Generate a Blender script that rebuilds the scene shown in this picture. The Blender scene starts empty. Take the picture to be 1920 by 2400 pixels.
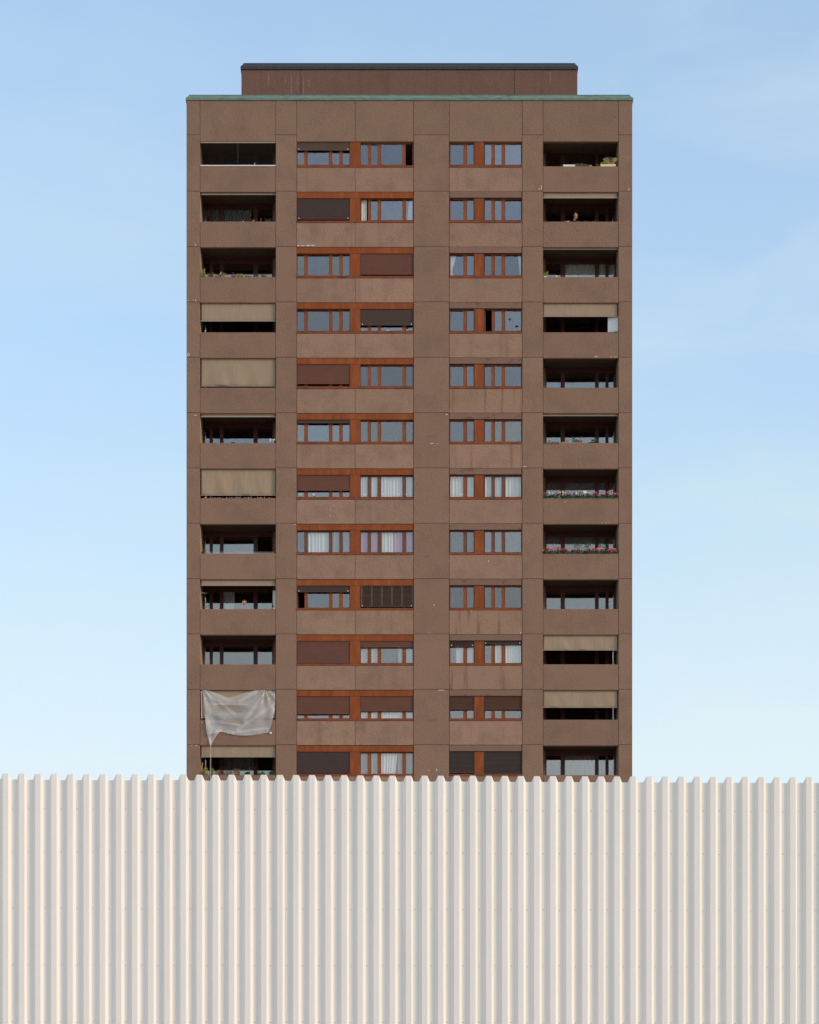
import bpy, bmesh, math, random
from mathutils import Vector, Matrix
R = math.radians
random.seed(7)
sc = bpy.context.scene
col = sc.collection

# ------------------------------------------------------------------ camera
F = 5280.0           # focal length in photo pixels (photo 1920 x 2400)
D = 114.0            # distance of the facade plane
HY = 3100.0          # horizon row of the photo
EYE = 1.6
S = D / F
cam_d = bpy.data.cameras.new('camera')
cam = bpy.data.objects.new('camera', cam_d); col.objects.link(cam)
cam.location = (0, 0, EYE); cam.rotation_euler = (R(90), 0, 0)
cam_d.sensor_fit = 'VERTICAL'; cam_d.sensor_height = 36.0
cam_d.lens = F * 36.0 / 2400.0
cam_d.shift_y = (HY - 1200.0) / 2400.0
cam_d.clip_start = 0.1; cam_d.clip_end = 20000
sc.camera = cam

# ------------------------------------------------------------------ sky and sun
SUN_EL, SUN_AZ = 17.0, 63.0        # azimuth measured from the facade normal towards the right
az = R(SUN_AZ); el = R(SUN_EL)
sdir = Vector((math.sin(az) * math.cos(el), -math.cos(az) * math.cos(el), math.sin(el)))
w = bpy.data.worlds.new('World'); sc.world = w; w.use_nodes = True
nt = w.node_tree; N = nt.nodes; L = nt.links; N.clear()
sky = N.new('ShaderNodeTexSky'); sky.sky_type = 'NISHITA'; sky.sun_disc = False
sky.sun_elevation = el; sky.sun_rotation = math.atan2(sdir.x, sdir.y)
sky.altitude = 300; sky.air_density = 1.0; sky.dust_density = 1.6; sky.ozone_density = 1.3
tc = N.new('ShaderNodeTexCoord')
sep = N.new('ShaderNodeSeparateXYZ'); L.new(tc.outputs['Generated'], sep.inputs[0])
# thin high cloud veil: stretched noise over the sky directions
mp = N.new('ShaderNodeMapping'); mp.inputs['Scale'].default_value = (4.2, 4.2, 13.0)
mp.inputs['Rotation'].default_value = (0.0, R(7), 0.0)
L.new(tc.outputs['Generated'], mp.inputs[0])
nz = N.new('ShaderNodeTexNoise'); nz.inputs['Scale'].default_value = 1.0
nz.inputs['Detail'].default_value = 6; nz.inputs['Roughness'].default_value = 0.55
nz.inputs['Distortion'].default_value = 0.25
L.new(mp.outputs[0], nz.inputs['Vector'])
cr = N.new('ShaderNodeMapRange'); cr.inputs[1].default_value = 0.42; cr.inputs[2].default_value = 0.75
cr.inputs[3].default_value = 0.0; cr.inputs[4].default_value = 0.30
L.new(nz.outputs['Fac'], cr.inputs[0])
# moisture veil that thins out with height
ev = N.new('ShaderNodeValToRGB')
ev.color_ramp.elements[0].position = 0.20; ev.color_ramp.elements[0].color = (.95, .95, .95, 1)
ev.color_ramp.elements[1].position = 0.80; ev.color_ramp.elements[1].color = (.30, .30, .30, 1)
for p_, c_ in ((0.27, .82), (0.38, .45), (0.50, .27)):
    e_ = ev.color_ramp.elements.new(p_); e_.color = (c_, c_, c_, 1)
L.new(sep.outputs['Z'], ev.inputs['Fac'])
bk_ = N.new('ShaderNodeMapRange'); bk_.inputs[1].default_value = -1.0; bk_.inputs[2].default_value = 0.6
bk_.inputs[3].default_value = 1.6; bk_.inputs[4].default_value = 0.85
L.new(sep.outputs['Y'], bk_.inputs[0])
cm_ = N.new('ShaderNodeMath'); cm_.operation = 'MULTIPLY'; L.new(cr.outputs[0], cm_.inputs[0]); L.new(bk_.outputs[0], cm_.inputs[1])
mp2 = N.new('ShaderNodeMapping'); mp2.inputs['Scale'].default_value = (13.0, 13.0, 20.0); mp2.inputs['Rotation'].default_value = (R(18), R(25), 0.0)
L.new(tc.outputs['Generated'], mp2.inputs[0])
nz2 = N.new('ShaderNodeTexNoise'); nz2.inputs['Scale'].default_value = 1.0; nz2.inputs['Detail'].default_value = 7; nz2.inputs['Roughness'].default_value = .6; nz2.inputs['Distortion'].default_value = .6
L.new(mp2.outputs[0], nz2.inputs['Vector'])
c2 = N.new('ShaderNodeMapRange'); c2.inputs[1].default_value = .44; c2.inputs[2].default_value = .72; c2.inputs[3].default_value = 0; c2.inputs[4].default_value = .62
L.new(nz2.outputs['Fac'], c2.inputs[0])
b2 = N.new('ShaderNodeMapRange'); b2.inputs[1].default_value = -.9; b2.inputs[2].default_value = .2; b2.inputs[3].default_value = 1.0; b2.inputs[4].default_value = .05
L.new(sep.outputs['Y'], b2.inputs[0])
m2_ = N.new('ShaderNodeMath'); m2_.operation = 'MULTIPLY'; L.new(c2.outputs[0], m2_.inputs[0]); L.new(b2.outputs[0], m2_.inputs[1])
a2_ = N.new('ShaderNodeMath'); a2_.operation = 'ADD'; L.new(m2_.outputs[0], a2_.inputs[0]); L.new(cm_.outputs[0], a2_.inputs[1])
mp3 = N.new('ShaderNodeMapping'); mp3.inputs['Scale'].default_value = (8.0, 8.0, 27.0); mp3.inputs['Rotation'].default_value = (0, R(-14), 0); mp3.inputs['Location'].default_value = (3.1, 0, 1.7)
L.new(tc.outputs['Generated'], mp3.inputs[0])
nz3 = N.new('ShaderNodeTexNoise'); nz3.inputs['Scale'].default_value = 1.0; nz3.inputs['Detail'].default_value = 7; nz3.inputs['Roughness'].default_value = .55; nz3.inputs['Distortion'].default_value = .5
L.new(mp3.outputs[0], nz3.inputs['Vector'])
c3 = N.new('ShaderNodeMapRange'); c3.inputs[1].default_value = .46; c3.inputs[2].default_value = .72; c3.inputs[3].default_value = 0; c3.inputs[4].default_value = .32
L.new(nz3.outputs['Fac'], c3.inputs[0])
x3 = N.new('ShaderNodeMapRange'); x3.inputs[1].default_value = .02; x3.inputs[2].default_value = .16; x3.inputs[3].default_value = .12; x3.inputs[4].default_value = 1.0
L.new(sep.outputs['X'], x3.inputs[0])
m3_ = N.new('ShaderNodeMath'); m3_.operation = 'MULTIPLY'; L.new(c3.outputs[0], m3_.inputs[0]); L.new(x3.outputs[0], m3_.inputs[1])
a3_ = N.new('ShaderNodeMath'); a3_.operation = 'ADD'; L.new(m3_.outputs[0], a3_.inputs[0]); L.new(a2_.outputs[0], a3_.inputs[1])
sm = N.new('ShaderNodeMath'); sm.operation = 'ADD'; sm.use_clamp = True
L.new(ev.outputs['Color'], sm.inputs[0]); L.new(a3_.outputs[0], sm.inputs[1])
veil = N.new('ShaderNodeMix'); veil.data_type = 'RGBA'
L.new(sm.outputs[0], veil.inputs['Factor'])
L.new(sky.outputs[0], veil.inputs['A']); 
vc = N.new('ShaderNodeMapRange'); vc.inputs[1].default_value = .24; vc.inputs[2].default_value = .36
L.new(sep.outputs['Z'], vc.inputs[0])
vm = N.new('ShaderNodeMix'); vm.data_type = 'RGBA'; L.new(vc.outputs[0], vm.inputs['Factor'])
vm.inputs['A'].default_value = (2.27, 2.66, 2.86, 1); vm.inputs['B'].default_value = (1.78, 2.32, 2.64, 1)
L.new(vm.outputs['Result'], veil.inputs['B'])
bg = N.new('ShaderNodeBackground'); bg.inputs['Strength'].default_value = 0.133
out = N.new('ShaderNodeOutputWorld')
L.new(veil.outputs['Result'], bg.inputs['Color']); L.new(bg.outputs[0], out.inputs[0])

sun_d = bpy.data.lights.new('sun', 'SUN'); sun_d.energy = 0.71; sun_d.angle = R(13); sun_d.color = (1.0, .76, .52)
sun = bpy.data.objects.new('sun', sun_d); col.objects.link(sun)
sun.rotation_euler = (-sdir).to_track_quat('-Z', 'Y').to_euler(); sun.location = (60, -40, 90)

vs = sc.view_settings
vs.view_transform = 'Standard'; vs.look = 'None'; vs.gamma = 1; vs.exposure = 1.33
try: vs.use_curve_mapping = False
except Exception: pass
sc.render.engine = 'CYCLES'
sc.cycles.max_bounces = 8; sc.cycles.transparent_max_bounces = 16
sc.cycles.caustics_reflective = False; sc.cycles.caustics_refractive = False

# ------------------------------------------------------------------ materials
def mat(name, rgb, rough=.8, var=.12, scale=6.0, bump=0.0, bscale=30.0, metal=0.0, spec=.3, rnd=0.0, stretch=(1, 1, 1), rgb2=None, thr=(.42, .62), bdist=.02):
    """Principled surface with a procedural colour variation and bump."""
    m = bpy.data.materials.new(name); m.use_nodes = True
    t = m.node_tree; n = t.nodes; l = t.links
    b = n['Principled BSDF']; b.inputs['Roughness'].default_value = rough
    b.inputs['Metallic'].default_value = metal; b.inputs['Specular IOR Level'].default_value = spec
    co = n.new('ShaderNodeTexCoord'); oi = n.new('ShaderNodeObjectInfo')
    ad = n.new('ShaderNodeVectorMath'); ad.operation = 'ADD'
    ml = n.new('ShaderNodeMath'); ml.operation = 'MULTIPLY'; ml.inputs[1].default_value = 57.3
    l.new(oi.outputs['Random'], ml.inputs[0]); l.new(ml.outputs[0], ad.inputs[1]); l.new(co.outputs['Object'], ad.inputs[0])
    mg = n.new('ShaderNodeMapping'); mg.inputs['Scale'].default_value = stretch; l.new(ad.outputs[0], mg.inputs[0])
    nz = n.new('ShaderNodeTexNoise'); nz.inputs['Scale'].default_value = scale; nz.inputs['Detail'].default_value = 4
    l.new(mg.outputs[0], nz.inputs['Vector'])
    mr = n.new('ShaderNodeMapRange'); mr.inputs[1].default_value = .3; mr.inputs[2].default_value = .7
    mr.inputs[3].default_value = 1 - var; mr.inputs[4].default_value = 1 + var
    l.new(nz.outputs['Fac'], mr.inputs[0])
    cur = None
    if rgb2:
        mx = n.new('ShaderNodeMix'); mx.data_type = 'RGBA'
        mx.inputs['A'].default_value = (*rgb, 1); mx.inputs['B'].default_value = (*rgb2, 1)
        st = n.new('ShaderNodeMapRange'); st.inputs[1].default_value = thr[0]; st.inputs[2].default_value = thr[1]
        n2 = n.new('ShaderNodeTexNoise'); n2.inputs['Scale'].default_value = scale * .37; n2.inputs['Detail'].default_value = 6
        n2.inputs['Roughness'].default_value = .65
        l.new(mg.outputs[0], n2.inputs['Vector']); l.new(n2.outputs['Fac'], st.inputs[0]); l.new(st.outputs[0], mx.inputs['Factor'])
        cur = mx.outputs['Result']
    hv = n.new('ShaderNodeVectorMath'); hv.operation = 'SCALE'
    if cur: l.new(cur, hv.inputs[0])
    else: hv.inputs[0].default_value = rgb
    if rnd:
        m3 = n.new('ShaderNodeMapRange'); m3.inputs[3].default_value = 1 - rnd; m3.inputs[4].default_value = 1 + rnd
        l.new(oi.outputs['Random'], m3.inputs[0])
        mu = n.new('ShaderNodeMath'); mu.operation = 'MULTIPLY'
        l.new(mr.outputs[0], mu.inputs[0]); l.new(m3.outputs[0], mu.inputs[1]); l.new(mu.outputs[0], hv.inputs['Scale'])
    else:
        l.new(mr.outputs[0], hv.inputs['Scale'])
    l.new(hv.outputs[0], b.inputs['Base Color'])
    if bump:
        nb = n.new('ShaderNodeTexNoise'); nb.inputs['Scale'].default_value = bscale; nb.inputs['Detail'].default_value = 3
        l.new(ad.outputs[0], nb.inputs['Vector'])
        bp = n.new('ShaderNodeBump'); bp.inputs['Strength'].default_value = bump; bp.inputs['Distance'].default_value = bdist
        l.new(nb.outputs['Fac'], bp.inputs['Height']); l.new(bp.outputs[0], b.inputs['Normal'])
    return m

def stucco(name, rgb, dark, drip=0.0, patch=(.46, .66), patch_amt=.55, rnd=.05, pscale=.75):
    """Rough sprayed render: grains, weather patches, optional drip streaks from the sill."""
    m = mat(name, rgb, rough=.95, var=.10, scale=34, bump=.9, bscale=15, spec=.15, rnd=rnd, bdist=.035)
    t = m.node_tree; n = t.nodes; l = t.links
    b = n['Principled BSDF']; src = b.inputs['Base Color'].links[0].from_socket
    co = [k for k in n if k.bl_idname == 'ShaderNodeTexCoord'][0]
    ad = [k for k in n if k.bl_idname == 'ShaderNodeVectorMath' and k.operation == 'ADD'][0]
    n1 = n.new('ShaderNodeTexNoise'); n1.inputs['Scale'].default_value = pscale; n1.inputs['Detail'].default_value = 8; n1.inputs['Roughness'].default_value = .62
    l.new(ad.outputs[0], n1.inputs['Vector'])
    r1 = n.new('ShaderNodeMapRange'); r1.inputs[1].default_value = patch[0]; r1.inputs[2].default_value = patch[1]; r1.inputs[4].default_value = patch_amt
    l.new(n1.outputs['Fac'], r1.inputs[0])
    mx = n.new('ShaderNodeMix'); mx.data_type = 'RGBA'; l.new(src, mx.inputs['A']); mx.inputs['B'].default_value = (*dark, 1)
    l.new(r1.outputs[0], mx.inputs['Factor'])
    res = mx.outputs['Result']
    if drip:
        mg = n.new('ShaderNodeMapping'); mg.inputs['Scale'].default_value = (3.2, 1, .22); l.new(ad.outputs[0], mg.inputs[0])
        n2 = n.new('ShaderNodeTexNoise'); n2.inputs['Scale'].default_value = 1.0; n2.inputs['Detail'].default_value = 3
        l.new(mg.outputs[0], n2.inputs['Vector'])
        r2 = n.new('ShaderNodeMapRange'); r2.inputs[1].default_value = .56; r2.inputs[2].default_value = .74; r2.inputs[4].default_value = drip
        l.new(n2.outputs['Fac'], r2.inputs[0])
        m2 = n.new('ShaderNodeMix'); m2.data_type = 'RGBA'; l.new(res, m2.inputs['A']); m2.inputs['B'].default_value = (dark[0] * .8, dark[1] * .72, dark[2] * .66, 1)
        l.new(r2.outputs[0], m2.inputs['Factor']); res = m2.outputs['Result']
    l.new(res, b.inputs['Base Color'])
    return m

def glass_mat(name, refl, tint):
    m = bpy.data.materials.new(name); m.use_nodes = True
    t = m.node_tree; n = t.nodes; l = t.links; n.remove(n['Principled BSDF'])
    g = n.new('ShaderNodeBsdfGlossy'); g.inputs['Color'].default_value = (*tint, 1); g.inputs['Roughness'].default_value = .0
    tr = n.new('ShaderNodeBsdfTransparent'); tr.inputs['Color'].default_value = (.985, .99, .99, 1)
    mx = n.new('ShaderNodeMixShader'); lw = n.new('ShaderNodeLayerWeight'); fr = n.new('ShaderNodeMath'); fr.operation = 'POWER'; fr.inputs[1].default_value = 5; l.new(lw.outputs['Facing'], fr.inputs[0])
    mr = n.new('ShaderNodeMapRange'); mr.inputs[1].default_value = 0; mr.inputs[2].default_value = 1; mr.inputs[3].default_value = refl
    oi = n.new('ShaderNodeObjectInfo'); rv = n.new('ShaderNodeMapRange'); rv.inputs[3].default_value = .66; rv.inputs[4].default_value = 1.18; l.new(oi.outputs['Random'], rv.inputs[0])
    rm = n.new('ShaderNodeMath'); rm.operation = 'MULTIPLY'; l.new(rv.outputs[0], rm.inputs[1])
    l.new(fr.outputs[0], mr.inputs[0]); l.new(mr.outputs[0], rm.inputs[0]); l.new(rm.outputs[0], mx.inputs[0])
    # float glass is never quite flat
    nb = n.new('ShaderNodeTexNoise'); nb.inputs['Scale'].default_value = 1.3; nb.inputs['Detail'].default_value = 1
    co = n.new('ShaderNodeTexCoord'); l.new(co.outputs['Object'], nb.inputs['Vector'])
    bp = n.new('ShaderNodeBump'); bp.inputs['Strength'].default_value = .25; bp.inputs['Distance'].default_value = .01
    l.new(nb.outputs['Fac'], bp.inputs['Height']); l.new(bp.outputs[0], g.inputs['Normal'])
    l.new(tr.outputs[0], mx.inputs[1]); l.new(g.outputs[0], mx.inputs[2]); l.new(mx.outputs[0], n['Material Output'].inputs[0])
    return m

def cloth_mat(name, rgb, trans=.35, scale=40, var=.06, stretch=(1, 1, 1)):
    m = mat(name, rgb, rough=.9, var=var, scale=scale, spec=.1, stretch=stretch)
    t = m.node_tree; n = t.nodes; l = t.links; b = n['Principled BSDF']
    tl = n.new('ShaderNodeBsdfTranslucent'); tl.inputs['Color'].default_value = (*rgb, 1)
    mx = n.new('ShaderNodeMixShader'); mx.inputs[0].default_value = trans
    l.new(b.outputs[0], mx.inputs[1]); l.new(tl.outputs[0], mx.inputs[2]); l.new(mx.outputs[0], n['Material Output'].inputs[0])
    return m

M = {}
M['pier'] = stucco('pier_stucco', (.284, .170, .119), (.205, .128, .093), patch_amt=.5)
M['parapet'] = stucco('parapet_stucco', (.276, .165, .116), (.200, .125, .091), patch_amt=.5)
M['spandrel'] = stucco('spandrel_stucco', (.345, .209, .150), (.222, .137, .099), drip=.25, patch=(.46, .74), patch_amt=.7, rnd=.07, pscale=1.25)
M['spandrel_drip'] = stucco('streaked_spandrel_stucco', (.350, .211, .149), (.225, .130, .089), drip=.8, patch=(.5, .75))
M['attic'] = stucco('attic_stucco', (.264, .160, .113), (.200, .127, .092), patch_amt=.5)
M['pent'] = stucco('penthouse_stucco', (.205, .112, .086), (.165, .085, .064), drip=.35, patch_amt=.5)
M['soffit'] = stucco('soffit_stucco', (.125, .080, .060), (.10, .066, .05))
M['cheek'] = stucco('cream_reveal', (.44, .31, .22), (.36, .25, .175))
M['copper'] = mat('verdigris_copper', (.155, .235, .193), .75, .18, 3, rgb2=(.10, .14, .118), thr=(.55, .75), stretch=(1, 1, 3))
M['lead'] = mat('weathered_dark_metal', (.045, .045, .052), .55, .25, 5, metal=.0, rgb2=(.12, .12, .13), thr=(.62, .8), stretch=(9, 1, .4))
M['orange'] = mat('orange_brown_paint', (.258, .066, .021), .6, .10, 3, spec=.12, rgb2=(.31, .085, .027), thr=(.5, .6), stretch=(3, 1, .5), rnd=.05)
M['frame'] = mat('orange_brown_frame', (.262, .080, .033), .55, .10, 4, spec=.15, rnd=.07)
M['frame_dark'] = mat('brown_stained_frame', (.165, .062, .036), .5, .12, 4, spec=.35)
M['sill'] = mat('sill_paint', (.25, .068, .026), .55, .15, 4, spec=.15, rgb2=(.13, .062, .045), thr=(.52, .6), stretch=(.8, 1, 1))
M['brown_lintel'] = mat('brown_lintel_paint', (.220, .124, .088), .6, .06, 3, rgb2=(.17, .078, .052), thr=(.58, .62), rnd=.05, stretch=(1, 1, 2))
M['balc_frame'] = mat('shaded_red_timber', (.075, .022, .015), .5, .15, 5)  # red-brown frame colour darkened to carry the shade inside the balconies
M['guide'] = mat('brown_guide_rail', (.075, .045, .036), .5, .1, 5)
M['glass'] = glass_mat('window_glass', .165, (1.0, .92, .90))
M['glass_b'] = glass_mat('balcony_glass', .185, (.98, .94, .92))
M['room'] = mat('room_plaster', (.42, .38, .34), .9, .05, 2)
M['slab'] = mat('floor_screed', (.16, .125, .10), .9, .1, 3)
M['awning'] = cloth_mat('awning_canvas', (.415, .300, .212), .12, 4, .15, (16, 1, .35))
M['awning_bar'] = mat('awning_bar_paint', (.36, .30, .235), .5, .05, 6)
M['white'] = mat('white_paint', (.74, .74, .74), .5, .04, 8)
M['curtain'] = cloth_mat('white_curtain', (.84, .83, .80), .1)
M['curtain_grey'] = cloth_mat('grey_curtain', (.42, .42, .42), .3)
M['curtain_violet'] = cloth_mat('violet_curtain', (.66, .38, .56), .1)
M['curtain_beige'] = cloth_mat('beige_curtain', (.60, .52, .42), .3)
M['lace'] = cloth_mat('lace_curtain', (.74, .76, .76), .3, 22, .35)
M['wall'] = mat('white_coated_steel', (.905, .85, .80), .8, .015, 3, spec=.08, bump=.05, bscale=60, rnd=.014, rgb2=(.865, .82, .77), thr=(.45, .7), stretch=(2, 2, .25))
M['screw'] = mat('screw_cap', (.36, .32, .29), .5, .2, 50)
M['chip'] = mat('pale_concrete_chip', (.62, .55, .49), .9, .15, 25)
M['lime_streak'] = mat('lime_streak', (.262, .152, .124), .95, .25, 9)
M['chip_red'] = mat('reddish_repair', (.25, .135, .108), .9, .1, 9)
M['ground'] = mat('pale_asphalt', (.50, .41, .31), .9, .2, .8, bump=.3, bscale=40)
M['black'] = mat('black_plastic', (.015, .015, .017), .5, .1, 9)
M['terracotta'] = mat('terracotta', (.62, .17, .07), .7, .1, 9)
M['cream'] = mat('cream_planter', (.72, .64, .38), .6, .05, 9)
M['teal'] = mat('teal_planter', (.035, .11, .10), .6, .1, 9)
M['soil'] = mat('brown_planter', (.10, .055, .035), .7, .15, 9)
def leafm(n, c): return mat(n, c, .6, .35, 9, spec=.25)
M['leaf'] = leafm('leaf_green', (.055, .105, .03)); M['leaf_y'] = leafm('leaf_yellow_green', (.30, .30, .045))
M['leaf_l'] = leafm('leaf_light_green', (.10, .25, .04)); M['leaf_g'] = leafm('leaf_grey_green', (.27, .25, .18))
M['dry'] = leafm('dry_grass', (.46, .33, .15)); M['rust'] = leafm('rusty_leaf', (.23, .11, .04))
M['red'] = mat('red_petal', (.72, .03, .03), .6, .1, 9); M['mag'] = mat('magenta_petal', (.65, .03, .24), .6, .1, 9)
M['pink'] = mat('pink_petal', (.85, .20, .35), .6, .1, 9); M['lilac'] = mat('lilac_petal', (.60, .25, .58), .6, .1, 9)
M['cream_f'] = mat('cream_petal', (.80, .74, .58), .6, .1, 9); M['coral'] = mat('coral_petal', (.85, .16, .09), .6, .1, 9)
M['yellow'] = mat('yellow_plastic', (.85, .62, .02), .4, .05, 9); M['orange_p'] = mat('orange_plastic', (.88, .33, .02), .4, .05, 9)
M['blue'] = mat('blue_plastic', (.06, .28, .50), .4, .05, 9); M['violet'] = mat('violet_plastic', (.25, .06, .30), .4, .05, 9)
M['lime'] = mat('lime_plastic', (.62, .68, .12), .4, .05, 9); M['wood'] = mat('pale_wood', (.50, .28, .13), .6, .1, 9)
M['skin'] = mat('skin', (.55, .27, .17), .55, .06, 12); M['hair'] = mat('blond_hair', (.42, .25, .09), .6, .2, 40)
M['dark_cloth'] = mat('dark_cloth', (.018, .018, .022), .9, .1, 20)
M['cord'] = mat('cord', (.52, .45, .37), .8, .1, 20)
M['net'] = mat('net_cord', (.018, .013, .009), .8, .1, 20)
M['net_post'] = mat('net_post', (.13, .085, .045), .7, .1, 9)
M['redcloth'] = cloth_mat('red_cloth', (.30, .02, .03), .2)
M['steel'] = mat('steel_pin', (.42, .40, .38), .35, .05, 9, metal=.6)
SH = {}
def shutter_mat(rgb):
    if rgb not in SH: SH[rgb] = mat('shutter_slats', rgb, .55, .07, 5, spec=.3, stretch=(.4, 1, 1))
    return SH[rgb]

# ------------------------------------------------------------------ mesh helpers
org = {}
class MB:
    def __init__(s): s.v = []; s.f = []
    def box(s, x0, x1, y0, y1, z0, z1):
        k = len(s.v)
        s.v += [(x0, y0, z0), (x1, y0, z0), (x1, y1, z0), (x0, y1, z0), (x0, y0, z1), (x1, y0, z1), (x1, y1, z1), (x0, y1, z1)]
        s.f += [tuple(k + i for i in q) for q in ((0, 3, 2, 1), (4, 5, 6, 7), (0, 1, 5, 4), (1, 2, 6, 5), (2, 3, 7, 6), (3, 0, 4, 7))]
        return s
    def face(s, pts):
        k = len(s.v); s.v += [tuple(p) for p in pts]; s.f.append(tuple(range(k, k + len(pts)))); return s
    def grid(s, rows):
        k = len(s.v); n = len(rows[0])
        for r in rows: s.v += [tuple(p) for p in r]
        for j in range(len(rows) - 1):
            for i in range(n - 1):
                a = k + j * n + i; s.f.append((a, a + 1, a + n + 1, a + n))
        return s
    def tube(s, pts, r, n=6, r1=None):
        pts = [Vector(p) for p in pts]; k = len(s.v); m = len(pts)
        for i, p in enumerate(pts):
            t = (pts[min(i + 1, m - 1)] - pts[max(i - 1, 0)]).normalized()
            a = t.cross(Vector((0, 1, 0)) if abs(t.y) < .9 else Vector((1, 0, 0))).normalized(); b = t.cross(a)
            rr = r if r1 is None else r + (r1 - r) * i / (m - 1)
            for j in range(n):
                q = 2 * math.pi * j / n; s.v.append(tuple(p + a * rr * math.cos(q) + b * rr * math.sin(q)))
        for i in range(m - 1):
            for j in range(n):
                s.f.append((k + i * n + j, k + i * n + (j + 1) % n, k + (i + 1) * n + (j + 1) % n, k + (i + 1) * n + j))
        s.f.append(tuple(k + j for j in range(n))[::-1]); s.f.append(tuple(k + (m - 1) * n + j for j in range(n)))
        return s
    def blob(s, c, rx, ry, rz, n=8, m=5, jit=0.0):
        k = len(s.v); c = Vector(c)
        s.v.append((c.x, c.y, c.z - rz))
        for j in range(1, m):
            ph = -math.pi / 2 + math.pi * j / m
            for i in range(n):
                th = 2 * math.pi * i / n; q = 1 + random.uniform(-jit, jit)
                s.v.append((c.x + rx * q * math.cos(ph) * math.cos(th), c.y + ry * q * math.cos(ph) * math.sin(th), c.z + rz * q * math.sin(ph)))
        s.v.append((c.x, c.y, c.z + rz)); e = len(s.v) - 1
        for i in range(n): s.f.append((k, k + 1 + (i + 1) % n, k + 1 + i)); s.f.append((e, e - n + i, e - n + (i + 1) % n))
        for j in range(m - 2):
            for i in range(n):
                a = k + 1 + j * n; s.f.append((a + i, a + (i + 1) % n, a + n + (i + 1) % n, a + n + i))
        return s
    def cyl_y(s, c, r, y0, y1, n=12):
        k = len(s.v)
        for y in (y0, y1):
            for i in range(n):
                q = 2 * math.pi * i / n; s.v.append((c[0] + r * math.cos(q), y, c[1] + r * math.sin(q)))
        for i in range(n): s.f.append((k + i, k + (i + 1) % n, k + n + (i + 1) % n, k + n + i))
        s.f.append(tuple(k + i for i in range(n))[::-1]); s.f.append(tuple(k + n + i for i in range(n)))
        return s
    def leaf(s, p, d, ln, wd):
        p = Vector(p); d = Vector(d).normalized(); sd = d.cross(Vector((random.uniform(-1, 1), random.uniform(-1, 1), random.uniform(-1, 1))))
        if sd.length < 1e-3: sd = Vector((1, 0, 0))
        sd.normalize(); m = p + d * ln * .5
        s.face([p, m + sd * wd * .5, p + d * ln, m - sd * wd * .5])
        return s
    def build(s, name, material, parent=None, smooth=False, origin=None):
        if origin is None:
            xs = [v[0] for v in s.v]; ys = [v[1] for v in s.v]; zs = [v[2] for v in s.v]
            origin = Vector(((min(xs) + max(xs)) / 2, (min(ys) + max(ys)) / 2, min(zs)))
        origin = Vector(origin)
        me = bpy.data.meshes.new(name)
        me.from_pydata([(v[0] - origin.x, v[1] - origin.y, v[2] - origin.z) for v in s.v], [], s.f)
        bm = bmesh.new(); bm.from_mesh(me); bmesh.ops.recalc_face_normals(bm, faces=bm.faces); bm.to_mesh(me); bm.free()
        if smooth: me.polygons.foreach_set('use_smooth', [True] * len(me.polygons))
        me.materials.append(material); me.update()
        o = bpy.data.objects.new(name, me); col.objects.link(o)
        if parent is not None: o.parent = parent; o.location = origin - org[parent.name]
        else: o.location = origin
        org[o.name] = origin
        return o
def tag(o, label=None, cat=None, group=None, kind=None):
    if label: o['label'] = label
    if cat: o['category'] = cat
    if group: o['group'] = group
    if kind: o['kind'] = kind
    return o
def thing(name, loc, label, cat, group=None):
    o = bpy.data.objects.new(name, None); col.objects.link(o); o.location = loc; o.empty_display_size = .2
    org[o.name] = Vector(loc)
    return tag(o, label, cat, group)
def fx(x, d=0.0): return (x - 960.0) * (D + d) / F           # photo column at depth d behind the facade -> world X
def fz(y, d=0.0): return EYE + (HY - y) * (D + d) / F         # photo row -> world Z
def pbox(mb, x0, x1, y0, y1, d0, d1, at=0.0):
    """box from photo columns/rows measured on the plane `at` m behind the facade, d0..d1 deep"""
    return mb.box(fx(x0, at), fx(x1, at), D + d0, D + d1, fz(y1, at), fz(y0, at))

# ------------------------------------------------------------------ ground
g = MB(); g.face([(-9000, -6000, 0), (9000, -6000, 0), (9000, 9000, 0), (-9000, 9000, 0)])
tag(g.build('ground', M['ground']), kind='structure')

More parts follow.
